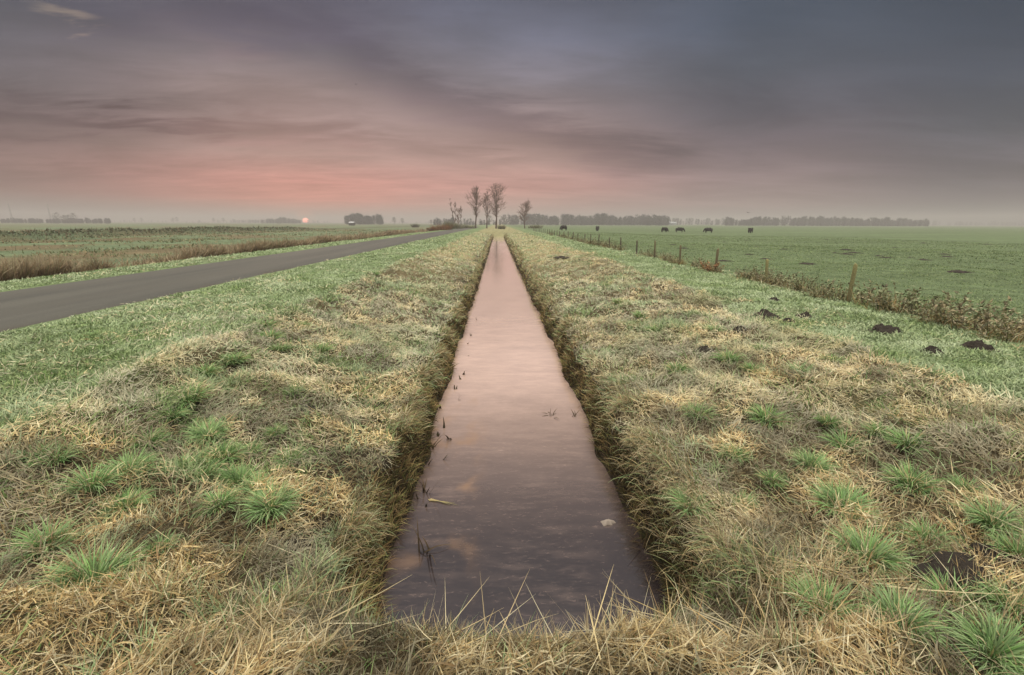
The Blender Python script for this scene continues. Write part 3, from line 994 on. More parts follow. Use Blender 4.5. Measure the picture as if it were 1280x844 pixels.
o.scale = (1.1, 1.1, 1.0)
col.objects.link(o)
tag(o, 'low rust red weed at the foot of the third fence post', 'weeds')
for Y in (30.5, 33, 34.5, 35.6, 36.4, 37.3, 38.2, 39.4, 41.2, 43.5, 47, 52, 56, 61, 68, 75):
    X = 8.0 + rng.normal(0, 0.2)
    o = bpy.data.objects.new('weed_clump', WM[int(rng.integers(0, 2))])
    s = rng.uniform(1.0, 1.5)
    o.scale = (s, s * 1.5, s * 0.9)
    o.location = (X, Y, float(height(X, Y)))
    o.rotation_euler = (0, 0, rng.uniform(-0.4, 0.4))
    col.objects.link(o)
    tag(o, 'dark low weed clump between the far fence posts', 'weeds', 'far weed clumps along the fence')

# ------------------------------------------------------------------ trees
def tubes(S, segs, na, c):
    for p0, p1, r0, r1 in segs:
        d = p1 - p0
        l = np.linalg.norm(d)
        if l < 1e-6:
            continue
        d = d / l
        a = np.cross(d, (0.31, 0.92, 0.22))
        a /= np.linalg.norm(a)
        b_ = np.cross(d, a)
        ang = np.arange(na) * 2 * math.pi / na
        ring = np.cos(ang)[:, None] * a + np.sin(ang)[:, None] * b_
        V = np.concatenate([p0 + ring * r0, p1 + ring * r1])
        Q = [(i, (i + 1) % na, na + (i + 1) % na, na + i) for i in range(na)]
        S.add(V, Q=Q, C=np.array(c))


def bare_tree(name, loc, H, seed, label, tr=0.2, clear=0.28, spread=0.32, upright=0.6, nprim=22, group=None, stems=1, tw=0.027):
    g = np.random.default_rng(seed)
    big, fine = [], []

    def grow(p, d, L, r, lev, out_):
        n = 3 if lev < 2 else 2
        q = p
        for i in range(n):
            d = d + g.normal(0, 0.10 + 0.05 * lev, 3) + np.array([0, 0, 0.10 * upright])
            d = d / np.linalg.norm(d)
            e = q + d * L / n
            r1 = r * (1 - 0.28)
            (big if lev == 0 else fine).append((q, e, max(r, tw), max(r1, tw * 0.8)))
            if lev < 3:
                for _ in range(3 if lev == 1 else 2):
                    sd = d + g.normal(0, 0.55, 3)
                    sd[2] = abs(sd[2]) * 0.6 + 0.25 * upright
                    sd /= np.linalg.norm(sd)
                    grow(q + (e - q) * g.uniform(0.2, 1), sd, L * g.uniform(0.35, 0.6), r1 * 0.5, lev + 1, out_)
            q, r = e, r1

    for s in range(stems):
        base = np.array([0.0, 0.0, -0.2])
        hh = H * (1 if s == 0 else g.uniform(0.6, 0.9))
        n = 12
        p = base
        d = np.array([(s - 1.3) * 0.30 * (stems > 1), g.normal(0, 0.1) * (stems > 1), 1.0])
        pts = [p]
        for i in range(n):
            d = d + np.array([g.normal(0, 0.05), g.normal(0, 0.05), 0.08])
            d /= np.linalg.norm(d)
            p = p + d * hh / n
            pts.append(p)
        rad = lambda t: tr * (1 - 0.93 * t ** 0.8) * (1 if s == 0 else 0.7)
        for i in range(n):
            big.append((pts[i], pts[i + 1], max(rad(i / n), tw), max(rad((i + 1) / n), tw)))
        for j in range(nprim):
            t = clear + (1 - clear) * (j + g.random()) / nprim * 0.97
            f = t * n
            i = min(int(f), n - 1)
            q = pts[i] + (pts[i + 1] - pts[i]) * (f - i)
            a = g.uniform(0, 6.28)
            el = upright * g.uniform(0.8, 1.5)
            dd = np.array([math.cos(a), math.sin(a), el])
            dd /= np.linalg.norm(dd)
            prof = math.sin(math.pi * (0.18 + 0.80 * (t - clear) / (1 - clear))) ** 0.7
            grow(q, dd, H * spread * prof * g.uniform(0.75, 1.15), rad(t) * 0.55, 1, None)
    o = empty(name, loc, g.uniform(0, 0.3))
    S = Soup()
    tubes(S, big, 6, (0.095, 0.062, 0.048))
    link('trunk', S.mesh('trunk', True), M_BARK, o)
    S = Soup()
    tubes(S, fine, 3, (0.15, 0.088, 0.064))
    link('crown', S.mesh('crown'), M_BARK, o)
    tag(o, label, 'tree', group)
    return o


def on_line(px, Y):
    """point on the ground at forward distance Y seen in image column px"""
    d = px_dir(px, 281)
    X = CAM[0] + d[0] / d[1] * Y
    return (X, Y, float(height(X, Y)))


DT = 158.0
GT = 'bare roadside trees at the far end of the ditch'
bare_tree('bare_tree', on_line(594.5, DT), 12.9, 41, 'leftmost of the three tall bare trees at the end of the ditch', 0.30, 0.24, 0.27, 1.0, 26, GT)
bare_tree('bare_tree', on_line(608.5, DT + 3), 12.0, 52, 'slimmest bare tree, in the middle of the three tall ones', 0.22, 0.25, 0.21, 1.1, 20, GT)
bare_tree('bare_tree', on_line(620, DT), 13.6, 46, 'tallest and widest bare tree, right in line with the ditch', 0.32, 0.22, 0.31, 1.0, 28, GT)
bare_tree('bare_tree', on_line(656, DT + 10), 8.4, 61, 'small round headed bare tree standing apart right of the ditch', 0.22, 0.26, 0.36, 0.85, 24)
bare_tree('bare_tree', on_line(571, DT - 8), 9.6, 45, 'thin several stemmed bare tree growing from scrub beside the road', 0.15, 0.22, 0.13, 1.5, 7, stems=4)


# far woods: masses of bare trees, each wood one mass
def wood(name, pts, hs, label, cat='wood', seed=1, dens=130, c=(0.040, 0.046, 0.046), kind='stuff', wid=0.35):
    g = np.random.default_rng(seed)
    S = Soup()
    for (X, Y, Z), H in zip(pts, hs):
        tubes(S, [(np.array([X, Y, Z - 0.3]), np.array([X + g.normal(0, 0.3), Y, Z + H * 0.8]), 0.22, 0.06)], 4, c)
        nb = dens
        t = g.uniform(0.0, 0.85, nb)
        a = g.uniform(0, 6.28, nb)
        rr = H * 0.30 * np.sin(math.pi * np.clip(0.25 + 0.7 * t, 0, 1)) * np.sqrt(g.random(nb)) * 0.9
        P = np.stack([X + rr * np.cos(a), Y + rr * np.sin(a), Z + H * t], 1)
        cc = np.array(c)[None] * g.uniform(0.75, 1.3, (nb, 1))
        ribbons(S, P, np.array([0, 0, 1.0]), a, H * g.uniform(0.08, 0.22, nb), wid * g.uniform(0.8, 2.4, nb) * H / 12, g.uniform(0, 0.7, nb), g.uniform(-0.3, 0.5, nb), 1, cc, cc, g.uniform(-0.6, 0.6, nb))
    o = link(name, S.mesh(name), M_BARK)
    tag(o, label, cat, kind=kind)
    return o


def strip(pa, pb, Y, n, depth, h, var=0.3, seed=1, env=None):
    g = np.random.default_rng(seed)
    pts, hs = [], []
    for i in range(n):
        t = g.random()
        p = on_line(pa + (pb - pa) * t, Y + g.uniform(0, depth))
        pts.append((p[0], p[1], 0.0))
        e = env(t) if env else 1
        e *= 0.76 + 0.45 * vnoise(t * abs(pb - pa) * 0.11, 0.0, 1.0, seed)
        hs.append(max(1.5, h * e * g.uniform(1 - 1.5 * var, 1 + var * 0.7)))
    return pts, hs


pts, hs = strip(628, 835, 520, 330, 60, 11.5, 0.3, 3)
wood('woodland', pts, hs, 'long hazy bare woodland behind the small round headed tree and left cows', seed=3)
pts, hs = strip(905, 1160, 560, 420, 70, 11.5, 0.25, 4, lambda t: 0.72 + 0.28 * math.sin(math.pi * min(1, t * 1.1)))
wood('woodland', pts, hs, 'long hazy wood along the horizon on the right beyond the pasture', seed=4)
pts, hs = strip(1150, 1420, 1100, 150, 60, 11, 0.2, 5)
wood('woodland', pts, hs, 'faintest wood on the horizon at the far right edge', seed=5)
pts, hs = strip(836, 905, 800, 34, 60, 11.5, 0.25, 6)
wood('woodland', pts, hs, 'faint gappy row of trees between the two long woods', seed=6)
pts, hs = strip(433, 480, 500, 70, 40, 10.5, 0.15, 7, lambda t: 0.8 + 0.25 * math.sin(math.pi * t))
wood('grove', pts, hs, 'dense rounded grove alone on the left horizon right of the sun', 'grove', 7)
pts, hs = strip(326, 376, 800, 80, 50, 9.5, 0.12, 8, lambda t: 0.75 + 0.3 * math.sin(math.pi * t))
wood('grove', pts, hs, 'low flat topped grove just left of the sun', 'grove', 8)
pts, hs = strip(292, 328, 1200, 40, 50, 9, 0.15, 9)
wood('grove', pts, hs, 'palest low grove left of the flat topped one', 'grove', 9)
pts, hs = strip(-160, 138, 520, 420, 30, 5.0, 0.2, 10)
wood('hedgerow', pts, hs, 'low dark hedgerow along the left horizon under the clump of trees', 'hedgerow', 10, wid=0.5)
pts, hs = strip(540, 630, 420, 60, 50, 5.5, 0.4, 12)
wood('scrub', pts, hs, 'hazy scrub behind the tall bare trees', 'scrub', 12)
pts, hs = strip(140, 560, 1300, 170, 100, 6.5, 0.5, 13)
wood('hedgerow', pts, hs, 'thin faint hedge line along the horizon beneath the sun', 'hedgerow', 13)
# single far trees: things
far_trees = [(73, 520, 11.5, 'taller left tree of the clump above the left hedgerow'), (82, 525, 8.5, 'low middle tree of the clump above the left hedgerow'), (87, 520, 9.0, 'second middle tree of the clump above the left hedgerow'), (94, 522, 11.0, 'broad right tree of the clump above the left hedgerow'), (169, 900, 9, 'small faint tree on the horizon left of the twin faint trees'), (178, 900, 9, 'faint round tree beside another on the left horizon'), (217, 900, 9.5, 'thin faint tree of a pair left of the sun'), (222, 905, 11, 'taller faint tree of the pair left of the sun'), (268, 900, 10, 'dark faint tree furthest right of the small horizon trees left of the sun'), (280, 905, 10, 'wide faint tree beside the dark one left of the sun'), (493, 560, 8.5, 'slender pale tree on the horizon right of the rounded grove'), (503, 640, 8, 'second slender pale tree right of the rounded grove'), (539, 560, 5.5, 'short pale tree nearest left of the roadside scrub'), (546.5, 600, 8.5, 'round pale tree on the horizon left of the several stemmed tree'), (612, 430, 9, 'hazy round tree between the middle and tallest bare trees')]
for j, (px, Y, H, lab) in enumerate(far_trees):
    X, Yv, _ = on_line(px, Y)
    g = np.random.default_rng(500 + j)
    o = empty('far_tree', (X, Yv, 0.0))
    S = Soup()
    tubes(S, [(np.array([0, 0, -0.4]), np.array([0, 0, H * 0.55]), 0.25, 0.14)], 5, (0.06, 0.055, 0.045))
    link('trunk', S.mesh('trunk', True), M_BARK, o)
    S = Soup()
    nb = 190
    t = g.uniform(0.25, 0.92, nb)
    a = g.uniform(0, 6.28, nb)
    rr = H * 0.34 * np.sin(math.pi * np.clip(t, 0, 1)) ** 0.8 * np.sqrt(g.random(nb))
    cc = np.array([0.06, 0.058, 0.048])[None] * g.uniform(0.75, 1.3, (nb, 1))
    ribbons(S, np.stack([rr * np.cos(a), rr * np.sin(a), H * t], 1), np.array([0, 0, 1.0]), a, H * g.uniform(0.06, 0.16, nb), 0.3, g.uniform(0, 0.8, nb), 0.2, 1, cc, cc)
    link('crown', S.mesh('crown'), M_BARK, o)
    tag(o, lab, 'tree', 'single hazy trees along the horizon')

# scrub at the foot of the several stemmed tree: bushes
def bush_mesh(seed, w, h, pal, nb=420):
    g = np.random.default_rng(seed)
    S = Soup()
    a = g.uniform(0, 6.28, nb)
    rr = np.sqrt(g.random(nb)) * w * 0.4
    c = pal[g.integers(0, len(pal), nb)] * g.uniform(0.75, 1.25, (nb, 1))
    ribbons(S, np.stack([rr * np.cos(a), rr * np.sin(a), np.full(nb, -0.05)], 1), np.array([0, 0, 1.0]), a, h * g.uniform(0.5, 1.15, nb), 0.06, rr / w * 1.4, g.uniform(0, 0.7, nb), 3, c * 0.9, c)
    me = S.mesh('bush')
    me.materials.append(M_REED)
    return me


bushes = [(571, 146, 4.5, 2.1, OLIVE, 'dark scrub at the foot of the several stemmed bare tree'), (561.5, 128, 2.2, 2.6, OLIVE, 'narrow upright dark bush left of the several stemmed tree'), (552, 120, 5.5, 1.8, RUST * 0.7, 'wide reddish brown bush beside the road far ahead'), (541, 112, 3.2, 1.0, RUST * 0.6, 'small dark bush low beside the road before the reddish one'), (585, 156, 5, 1.4, OLIVE, 'low dark bush between the several stemmed tree and the three tall ones'), (627, 140, 2.4, 1.4, OLIVE, 'dark bush where the ditch disappears'), (669, 165, 6, 1.5, OLIVE, 'low dark bush right of the small round headed tree'), (519, 230, 4.0, 2.0, OLIVE * 0.5, 'small black bush on the left horizon right of the slender pale trees')]
for j, (px, Y, w, h, pal, lab) in enumerate(bushes):
    o = link('bush', bush_mesh(700 + j, w, h, pal))
    X, Yv, Zv = on_line(px, Y)
    o.location = (X, Yv, Zv)
    tag(o, lab, 'bush')

# ------------------------------------------------------------------ cows
def cow(px, py, rz, label, H=1.38, grazing=True, name='grazing_cow'):
    X, Y, Z = on_line(px, py)
    head = [(1.00, 0, 1.08, .31), (1.26, 0, 0.78, .23), (1.46, 0, 0.42, .20), (1.60, 0, 0.16, .12)] if grazing else [(1.02, 0, 1.25, .25), (1.38, 0, 1.42, .17), (1.62, 0, 1.46, .16), (1.95, 0, 1.30, .09)]
    spine = [(-0.78, 0, 1.02, .36), (-0.45, 0, 0.95, .44), (0.0, 0, 0.90, .50), (0.45, 0, 0.93, .47), (0.76, 0, 1.02, .40)]
    V, E, Rr = [], [], []

    def add(p, r, link_to=None):
        V.append(p)
        Rr.append(r)
        if link_to is not None:
            E.append((link_to, len(V) - 1))
        return len(V) - 1
    prev, ids = None, []
    for p in spine + head:
        prev = add(p[:3], p[3], prev)
        ids.append(prev)
    for sx in (-1, 1):
        h1 = add((-0.78, 0.17 * sx, 0.72), .25, ids[0])
        h2 = add((-0.92, 0.19 * sx, 0.46), .13, h1)   # hock points back
        h3 = add((-0.84, 0.19 * sx, 0.10), .085, h2)
        add((-0.78, 0.19 * sx, 0.02), .09, h3)
        f1 = add((0.72, 0.17 * sx, 0.68), .20, ids[4])
        f2 = add((0.74, 0.18 * sx, 0.40), .115, f1)
        f3 = add((0.73, 0.18 * sx, 0.10), .085, f2)
        add((0.77, 0.18 * sx, 0.02), .09, f3)
        e1 = np.array(head[2][:3]) + np.array([-0.12, 0.13 * sx, 0.10])
        e = add(tuple(e1), .05, ids[7])
        add(tuple(e1 + np.array([-0.06, 0.15 * sx, 0.0])), .04, e)
    t1 = add((-1.08, 0, 1.16), .05, ids[0])
    t2 = add((-1.16, 0, 0.75), .03, t1)
    add((-1.14, 0, 0.42), .05, t2)
    me = bpy.data.meshes.new('cow_body')
    me.from_pydata(V, E, [])
    o = bpy.data.objects.new(name, me)
    col.objects.link(o)
    sk = o.modifiers.new('skin', 'SKIN')
    for i, v in enumerate(me.skin_vertices[0].data if me.skin_vertices else []):
        v.radius = (Rr[i], Rr[i])
        v.use_root = (i == 2)
    ss = o.modifiers.new('sub', 'SUBSURF')
    ss.levels = ss.render_levels = 2
    bpy.context.view_layer.update()
    dg = bpy.context.evaluated_depsgraph_get()
    m2 = bpy.data.meshes.new_from_object(o.evaluated_get(dg))
    o.modifiers.clear()
    o.data = m2
    at = m2.color_attributes.new('tint', 'FLOAT_COLOR', 'POINT')
    at.data.foreach_set('color', np.tile(np.array([0.018, 0.015, 0.013, 1], np.float32), len(m2.vertices)))
    m2.materials.clear()
    m2.materials.append(M_HIDE)
    for p in m2.polygons:
        p.use_smooth = True
    s = H / 1.42 * 0.87
    o.scale = (s, s, s)
    o.location = (X, Y, Z)
    o.rotation_euler = (0, 0, rz)
    tag(o, label, 'cow', 'black cows grazing on the pasture')
    return o


# skin vertices layer must exist before radii are set: handled in cow()
cow(705, 118, R(215), 'black cow head down at the fence line, furthest left of the herd', 1.45)
cow(747, 124, R(-95), 'black cow seen end on with a pale spot, second from the left of the herd')
cow(831, 118, R(-62), 'black cow left of the close pair in the middle of the herd')
cow(850, 114, R(-12), 'black cow of the close pair with its head down to the right')
cow(886.5, 112, R(178), 'black cow seen side on alone right of the pair')
cow(939, 108, R(80), 'black cow seen from behind, furthest right of the herd')

# ------------------------------------------------------------------ birds
def bird(px, py, dist, span, rz, label):
    S = Soup()
    s = span
    prof = [(-0.30, 0.005), (-0.16, 0.035), (0.0, 0.06), (0.14, 0.045), (0.20, 0.035), (0.25, 0.004)]
    V, Q = [], []
    na = 8
    for (xx, r) in prof:
        for a in range(na):
            th = a * 2 * math.pi / na
            V.append((xx * s, r * s * math.cos(th), r * s * math.sin(th)))
    for i in range(len(prof) - 1):
        for a in range(na):
            Q.append((i * na + a, i * na + (a + 1) % na, (i + 1) * na + (a + 1) % na, (i + 1) * na + a))
    S.add(V, Q=Q, C=(0.03, 0.028, 0.026))
    me = S.mesh('bird_body', True)
    o = link('flying_bird', me, M_HIDE)
    for sd in (-1, 1):
        W = Soup()
        top = np.array([(0.10, 0.03, 0.02), (0.13, 0.22, 0.11), (0.06, 0.50, 0.07), (-0.02, 0.30, 0.08), (-0.09, 0.04, 0.015)]) * s
        top[:, 1] *= sd
        bot = top - np.array([0, 0, 0.012 * s])
        V = np.concatenate([top, bot])
        W.add(V, T=[(0, 1, 4), (1, 3, 4), (1, 2, 3), (5, 9, 6), (6, 9, 8), (6, 8, 7)], Q=[(i, (i + 1) % 5, 5 + (i + 1) % 5, 5 + i) for i in range(5)], C=(0.035, 0.032, 0.03))
        link('wing', W.mesh('wing'), M_HIDE, o)
    d = px_dir(px, py)
    o.location = CAM + d * dist
    o.rotation_euler = (0.2, 0.1, rz)
    tag(o, label, 'bird')


bird(935, 266, 58, 0.5, R(35), 'small dark bird flying low over the pasture above the right cow')
bird(445, 105.5, 70, 0.42, R(170), 'tiny dark bird high in the sky left of the dark cloud band')

# ------------------------------------------------------------------ far shed, farm roof, masts
def far_shed(px, Y, w, d, h, roofc, wallc, label, cat, name):
    X, Yv, _ = on_line(px, Y)
    o = empty(name, (X, Yv, 0))
    S = Soup()
    V = [(-w / 2, -d / 2, -0.3), (w / 2, -d / 2, -0.3), (w / 2, d / 2, -0.3), (-w / 2, d / 2, -0.3), (-w / 2, -d / 2, h), (w / 2, -d / 2, h), (w / 2, d / 2, h), (-w / 2, d / 2, h), (-w / 2, 0, h * 1.45), (w / 2, 0, h * 1.45)]
    S.add(V, Q=[(0, 1, 5, 4), (2, 3, 7, 6), (1, 2, 6, 5), (3, 0, 4, 7)], T=[(4, 8, 7), (5, 6, 9)], C=wallc)
    link('wall', S.mesh('wall'), M_MISC, o)
    S = Soup()
    e = 0.25
    for sgn in (-1, 1):
        a = np.array([(-w / 2 - e, sgn * (d / 2 + e), h - 0.1), (w / 2 + e, sgn * (d / 2 + e), h - 0.1), (w / 2 + e, 0, h * 1.45 + 0.08), (-w / 2 - e, 0, h * 1.45 + 0.08)])
        V = np.concatenate([a, a + np.array([0, 0, 0.12])])
        S.add(V, Q=[(0, 1, 2, 3), (7, 6, 5, 4), (0, 4, 5, 1), (1, 5, 6, 2), (2, 6, 7, 3), (3, 7, 4, 0)], C=roofc)
    link('roof', S.mesh('roof'), M_MISC, o)
    S = Soup()
    x0, x1, y_ = -w * 0.14, w * 0.14, -d / 2 - 0.05
    V = [(x0, y_, 0), (x1, y_, 0), (x1, y_, h * 0.8), (x0, y_, h * 0.8), (x0, y_ + 0.04, 0), (x1, y_ + 0.04, 0), (x1, y_ + 0.04, h * 0.8), (x0, y_ + 0.04, h * 0.8)]
    S.add(V, Q=[(0, 1, 2, 3), (0, 3, 7, 4), (1, 5, 6, 2), (3, 2, 6, 7)], C=np.array(wallc) * 0.5)
    link('door', S.mesh('door'), M_MISC, o)
    tag(o, label, cat)


far_shed(440, 330, 3.4, 3.0, 1.5, (0.42, 0.42, 0.42), (0.02, 0.02, 0.02), 'tiny dark shed with a white roof before the rounded grove', 'shed', 'shed')
far_shed(839, 760, 15, 9, 3.2, (0.40, 0.42, 0.43), (0.2, 0.25, 0.25), 'distant pale roofed farm building between the far woods', 'farm building', 'farm_building')


def mast(px, Y, H, label):
    X, Yv, _ = on_line(px, Y)
    S = Soup()
    w = 0.9
    legs = [np.array([w * math.cos(a), w * math.sin(a), 0]) for a in (0, 2.09, 4.19)]
    segs = []
    for l in legs:
        segs.append((l, l * 0.25 + np.array([0, 0, H]), 0.12, 0.08))
    nlev = 14
    for i in range(nlev):
        for j in range(3):
            t0, t1 = i / nlev, (i + 1) / nlev
            a = legs[j] * (1 - 0.75 * t0) + np.array([0, 0, H * t0])
            b_ = legs[(j + 1) % 3] * (1 - 0.75 * t1) + np.array([0, 0, H * t1])
            segs.append((a, b_, 0.05, 0.05))
    tubes(S, segs, 4, (0.2, 0.19, 0.19))
    o = link('lattice_mast', S.mesh('mast'), M_MISC)
    o.location = (X, Yv, 0)
    tag(o, label, 'mast')


mast(17, 545, 21, 'faint thin mast at the far left above the hedgerow')
mast(65, 560, 21.5, 'faint thin mast rising left of the clump of trees')

# ------------------------------------------------------------------ things in the water
def stem_obj(px, py, h, lean, hd, label, c=(0.06, 0.05, 0.03), name='water_reed', grp='thin reeds standing in the ice'):
    d = px_dir(px, py)
    t = (WATER_Z - CAM[2]) / d[2]
    p = CAM + d * t
    S = Soup()
    nb = rng.integers(1, 4)
    ribbons(S, np.stack([rng.normal(0, 0.012, nb), rng.normal(0, 0.012, nb), np.full(nb, -0.03)], 1), np.array([0, 0, 1.0]), hd + rng.normal(0, 0.5, nb), h * rng.uniform(0.5, 1, nb), 0.010 + 0.0022 * t, lean + rng.normal(0, 0.15, nb), rng.uniform(0, 0.9, nb), 4, np.array(c), np.array(c) * 1.3, rng.uniform(-.3, .3, nb))
    o = link(name, S.mesh(name), M_BLADE)
    o.location = (p[0], p[1], WATER_Z)
    tag(o, label, 'reed', grp)


for k_, (px, py) in enumerate([(553, 575), (548, 545), (556, 535), (562, 548), (573, 500), (569, 487), (579, 468), (577, 475), (541, 560), (535, 580), (528, 592), (519, 600), (540, 505), (545, 515), (551, 510), (585, 430), (583, 445), (590, 420), (596, 400), (524, 622), (531, 632), (516, 640), (694, 430), (701, 440), (706, 452), (689, 420)]):
    stem_obj(px, py, rng.uniform(0.10, 0.28), rng.uniform(0, 0.5), rng.uniform(0, 6.28), 'thin dark reed stem standing in the ice beside the bank')


def twigs(px, py, n_, h, label, seed):
    g = np.random.default_rng(seed)
    d = px_dir(px, py)
    t = (WATER_Z - CAM[2]) / d[2]
    p = CAM + d * t
    S = Soup()
    a = g.uniform(0, 6.28, n_)
    ribbons(S, np.stack([g.normal(0, 0.03, n_), g.normal(0, 0.03, n_), np.full(n_, -0.02)], 1), np.array([0, 0, 1.0]), a, h * g.uniform(0.5, 1.1, n_), 0.014, g.uniform(0.1, 1.1, n_), g.uniform(-0.5, 1.6, n_), 4, np.array([0.04, 0.03, 0.02]), np.array([0.10, 0.07, 0.04]), g.uniform(-.5, .5, n_))
    o = link('water_plant', S.mesh('water_plant'), M_BLADE)
    o.location = (p[0], p[1], WATER_Z)
    tag(o, label, 'water plant')


twigs(538, 560, 7, 0.32, 'long thin reed leaves leaning over the ice on the left, farther from the camera', 6)
twigs(531, 615, 6, 0.28, 'brown reed leaves leaning over the ice on the left, nearer to the camera', 7)
twigs(689, 519, 9, 0.17, 'brown broken plant stems sticking out of the ice, left of a bare bent twig', 1)
twigs(716, 521, 4, 0.2, 'bare bent dark twig sticking out of the ice near the right bank', 2)
twigs(806, 685, 10, 0.2, 'dark tangled stems in the water at the right bank', 3)
twigs(521, 555, 6, 0.25, 'dark stems leaning out of the left bank over the ice', 4)
twigs(530, 690, 8, 0.3, 'dark green water plant at the near left corner of the ditch', 5)
# a floating blade and a pale frozen clump
d = px_dir(555, 626)
t = (WATER_Z - CAM[2]) / d[2]
p = CAM + d * t
S = Soup()
ribbons(S, np.array([[-0.16, 0.02, 0.006], [-0.14, 0.03, 0.006], [-0.15, 0.0, 0.006]]), np.array([0, 0, 1.0]), np.array([-0.35, -0.5, -0.2]), np.array([0.34, 0.24, 0.28]), 0.014, 1.5, np.array([0.12, 0.1, 0.12]), 6, np.array([0.35, 0.28, 0.14]), np.array([0.2, 0.18, 0.08]), np.array([0.1, 0.0, 0.2]))
o = link('reed_leaf', S.mesh('reed_leaf'), M_BLADE)
o.location = (p[0], p[1], WATER_Z)
tag(o, 'long bent reed leaf lying on the ice near the left bank', 'leaf')
d = px_dir(760, 654)
t = (WATER_Z - CAM[2]) / d[2]
p = CAM + d * t
S = Soup()
V, Q = [], []
for i in range(7):
    for a in range(14):
        th = a * 2 * math.pi / 14
        tt = i / 6
        rr = tt * (0.048 + 0.014 * math.sin(2 * th + 1) + 0.010 * math.sin(5 * th) + 0.008 * math.sin(9 * th + 2))
        V.append((rr * math.cos(th) * 1.2, rr * math.sin(th) * 0.9, 0.032 * (1 - tt ** 2) + 0.012 * random.random() * (1 - tt) - 0.004 * (i == 6)))
for i in range(6):
    for a in range(14):
        Q.append((i * 14 + a, (i + 1) * 14 + a, (i + 1) * 14 + (a + 1) % 14, i * 14 + (a + 1) % 14))
S.add(V, Q=Q, C=(0.24, 0.20, 0.165))
o = link('ice_lump', S.mesh('ice_lump', True), M_MISC)
o.location = (p[0], p[1], WATER_Z)
tag(o, 'pale frozen lump lying on the dark ice near the right bank', 'ice')

# ------------------------------------------------------------------ haze
HAZE_TOP = 25.0
bm = bmesh.new()
bmesh.ops.create_cube(bm, size=1.0)
for v_ in bm.verts:
    v_.co.x *= 2500
    v_.co.y = v_.co.y * 2400 + 1000
    v_.co.z = -3.0 if v_.co.z < 0 else HAZE_TOP
me = bpy.data.meshes.new('haze')
bm.to_mesh(me)
bm.free()
m, nt, out = new_mat('haze_air')
n = N(nt)
pv = n.node('ShaderNodeVolumePrincipled')
pv.inputs['Color'].default_value = (0.57, 0.53, 0.525, 1)
pv.inputs['Density'].default_value = 0.0011
pv.inputs['Anisotropy'].default_value = 0.0
nt.links.new(pv.outputs[0], out.inputs['Volume'])
tag(link('haze', me, m), kind='stuff')

# ------------------------------------------------------------------ sky
SUN_AZ, SUN_EL = azel(382, 275.8)
w = bpy.data.worlds.new('World')
sc.world = w
w.use_nodes = True
nt = w.node_tree
nt.nodes.clear()
n = N(nt)
out = nt.nodes.new('ShaderNodeOutputWorld')
gen = n.node('ShaderNodeTexCoord').outputs['Generated']
sep = n.node('ShaderNodeSeparateXYZ')
nt.links.new(gen, sep.inputs[0])
dx, dy, dz = sep.outputs
el = n.math('MULTIPLY', n.math('ARCSINE', dz), 180 / math.pi)
az = n.math('MULTIPLY', n.math('ARCTAN2', dx, dy), 180 / math.pi)
# cloud coordinates on a flat layer
den = n.math('ADD', n.math('MAXIMUM', dz, 0.0), 0.10)
cx, cy = n.math('DIVIDE', dx, den), n.math('DIVIDE', dy, den)
cb = n.node('ShaderNodeCombineXYZ')
n.put(cb.inputs[0], cx)
n.put(cb.inputs[1], cy)
cl1 = n.noise(n.mapping(cb.outputs[0], (0.55, 1.1, 1), rot=(0, 0, R(-28))), 1.0, 7, 0.58, 0.5)
cl2 = n.noise(n.mapping(cb.outputs[0], (1.6, 3.6, 1), rot=(0, 0, R(-20)), loc=(3, 1, 0)), 1.0, 7, 0.6, 0.4)
# warped az / el for soft irregular cloud bands
wz = n.math('MULTIPLY', n.math('SUBTRACT', cl2, 0.5), 7.0)
elw = n.math('ADD', el, wz)
azw = n.math('ADD', az, n.math('MULTIPLY', n.math('SUBTRACT', cl1, 0.5), 14.0))

ZEN = (4.6, 4.38, 3.95)  # overhead sky above the view, brightened to light the ground
MIDZ = (0.36, 0.34, 0.36)
stations = [
    (-47, [(0, (118, 116, 111)), (1.3, (130, 116, 111)), (2.6, (142, 110, 104)), (4.5, (136, 108, 103)), (8, (117, 101, 101)), (11, (105, 99, 103)), (14, (96, 95, 103)), (17, (84, 87, 97))]),
    (-22, [(0, (168, 160, 149)), (1.1, (176, 152, 142)), (2.5, (206, 144, 133)), (4.5, (203, 148, 138)), (7, (178, 145, 137)), (10, (156, 132, 127)), (13, (146, 127, 124)), (17, (116, 110, 117)), (21, (96, 94, 108))]),
    (1, [(0, (172, 164, 151)), (1.5, (186, 160, 147)), (4, (200, 154, 142)), (7, (182, 148, 138)), (11, (152, 131, 127)), (15, (124, 117, 122)), (19, (108, 109, 121)), (23, (96, 100, 114))]),
    (29, [(0, (136, 133, 127)), (2, (156, 135, 130)), (5, (140, 121, 121)), (8, (117, 105, 110)), (11, (97, 95, 104)), (15, (82, 88, 99)), (19, (74, 84, 98))]),
    (47, [(0, (106, 109, 107)), (2, (113, 106, 108)), (5, (102, 97, 103)), (8, (83, 86, 94)), (12, (71, 78, 90)), (16, (64, 74, 88))]),
]
EMAX = 70.0
t_el = n.math('DIVIDE', n.math('MAXIMUM', el, 0.0), EMAX, clamp=True)
ramps = []
for a_, st in stations:
    stops = [(e / EMAX, tuple(np.array(lin(c)) * (np.array([0.98, 0.88, 0.92]) if e < 6 and -40 < a_ < 15 else np.array([0.95, 0.935, 0.97])))) for e, c in st]
    last = stops[-1]
    stops += [(26 / EMAX, last[1]), (46 / EMAX, MIDZ), (61 / EMAX, ZEN), (1.0, ZEN)]
    ramps.append((a_, n.ramp(t_el, stops)))
sky = ramps[0][1]
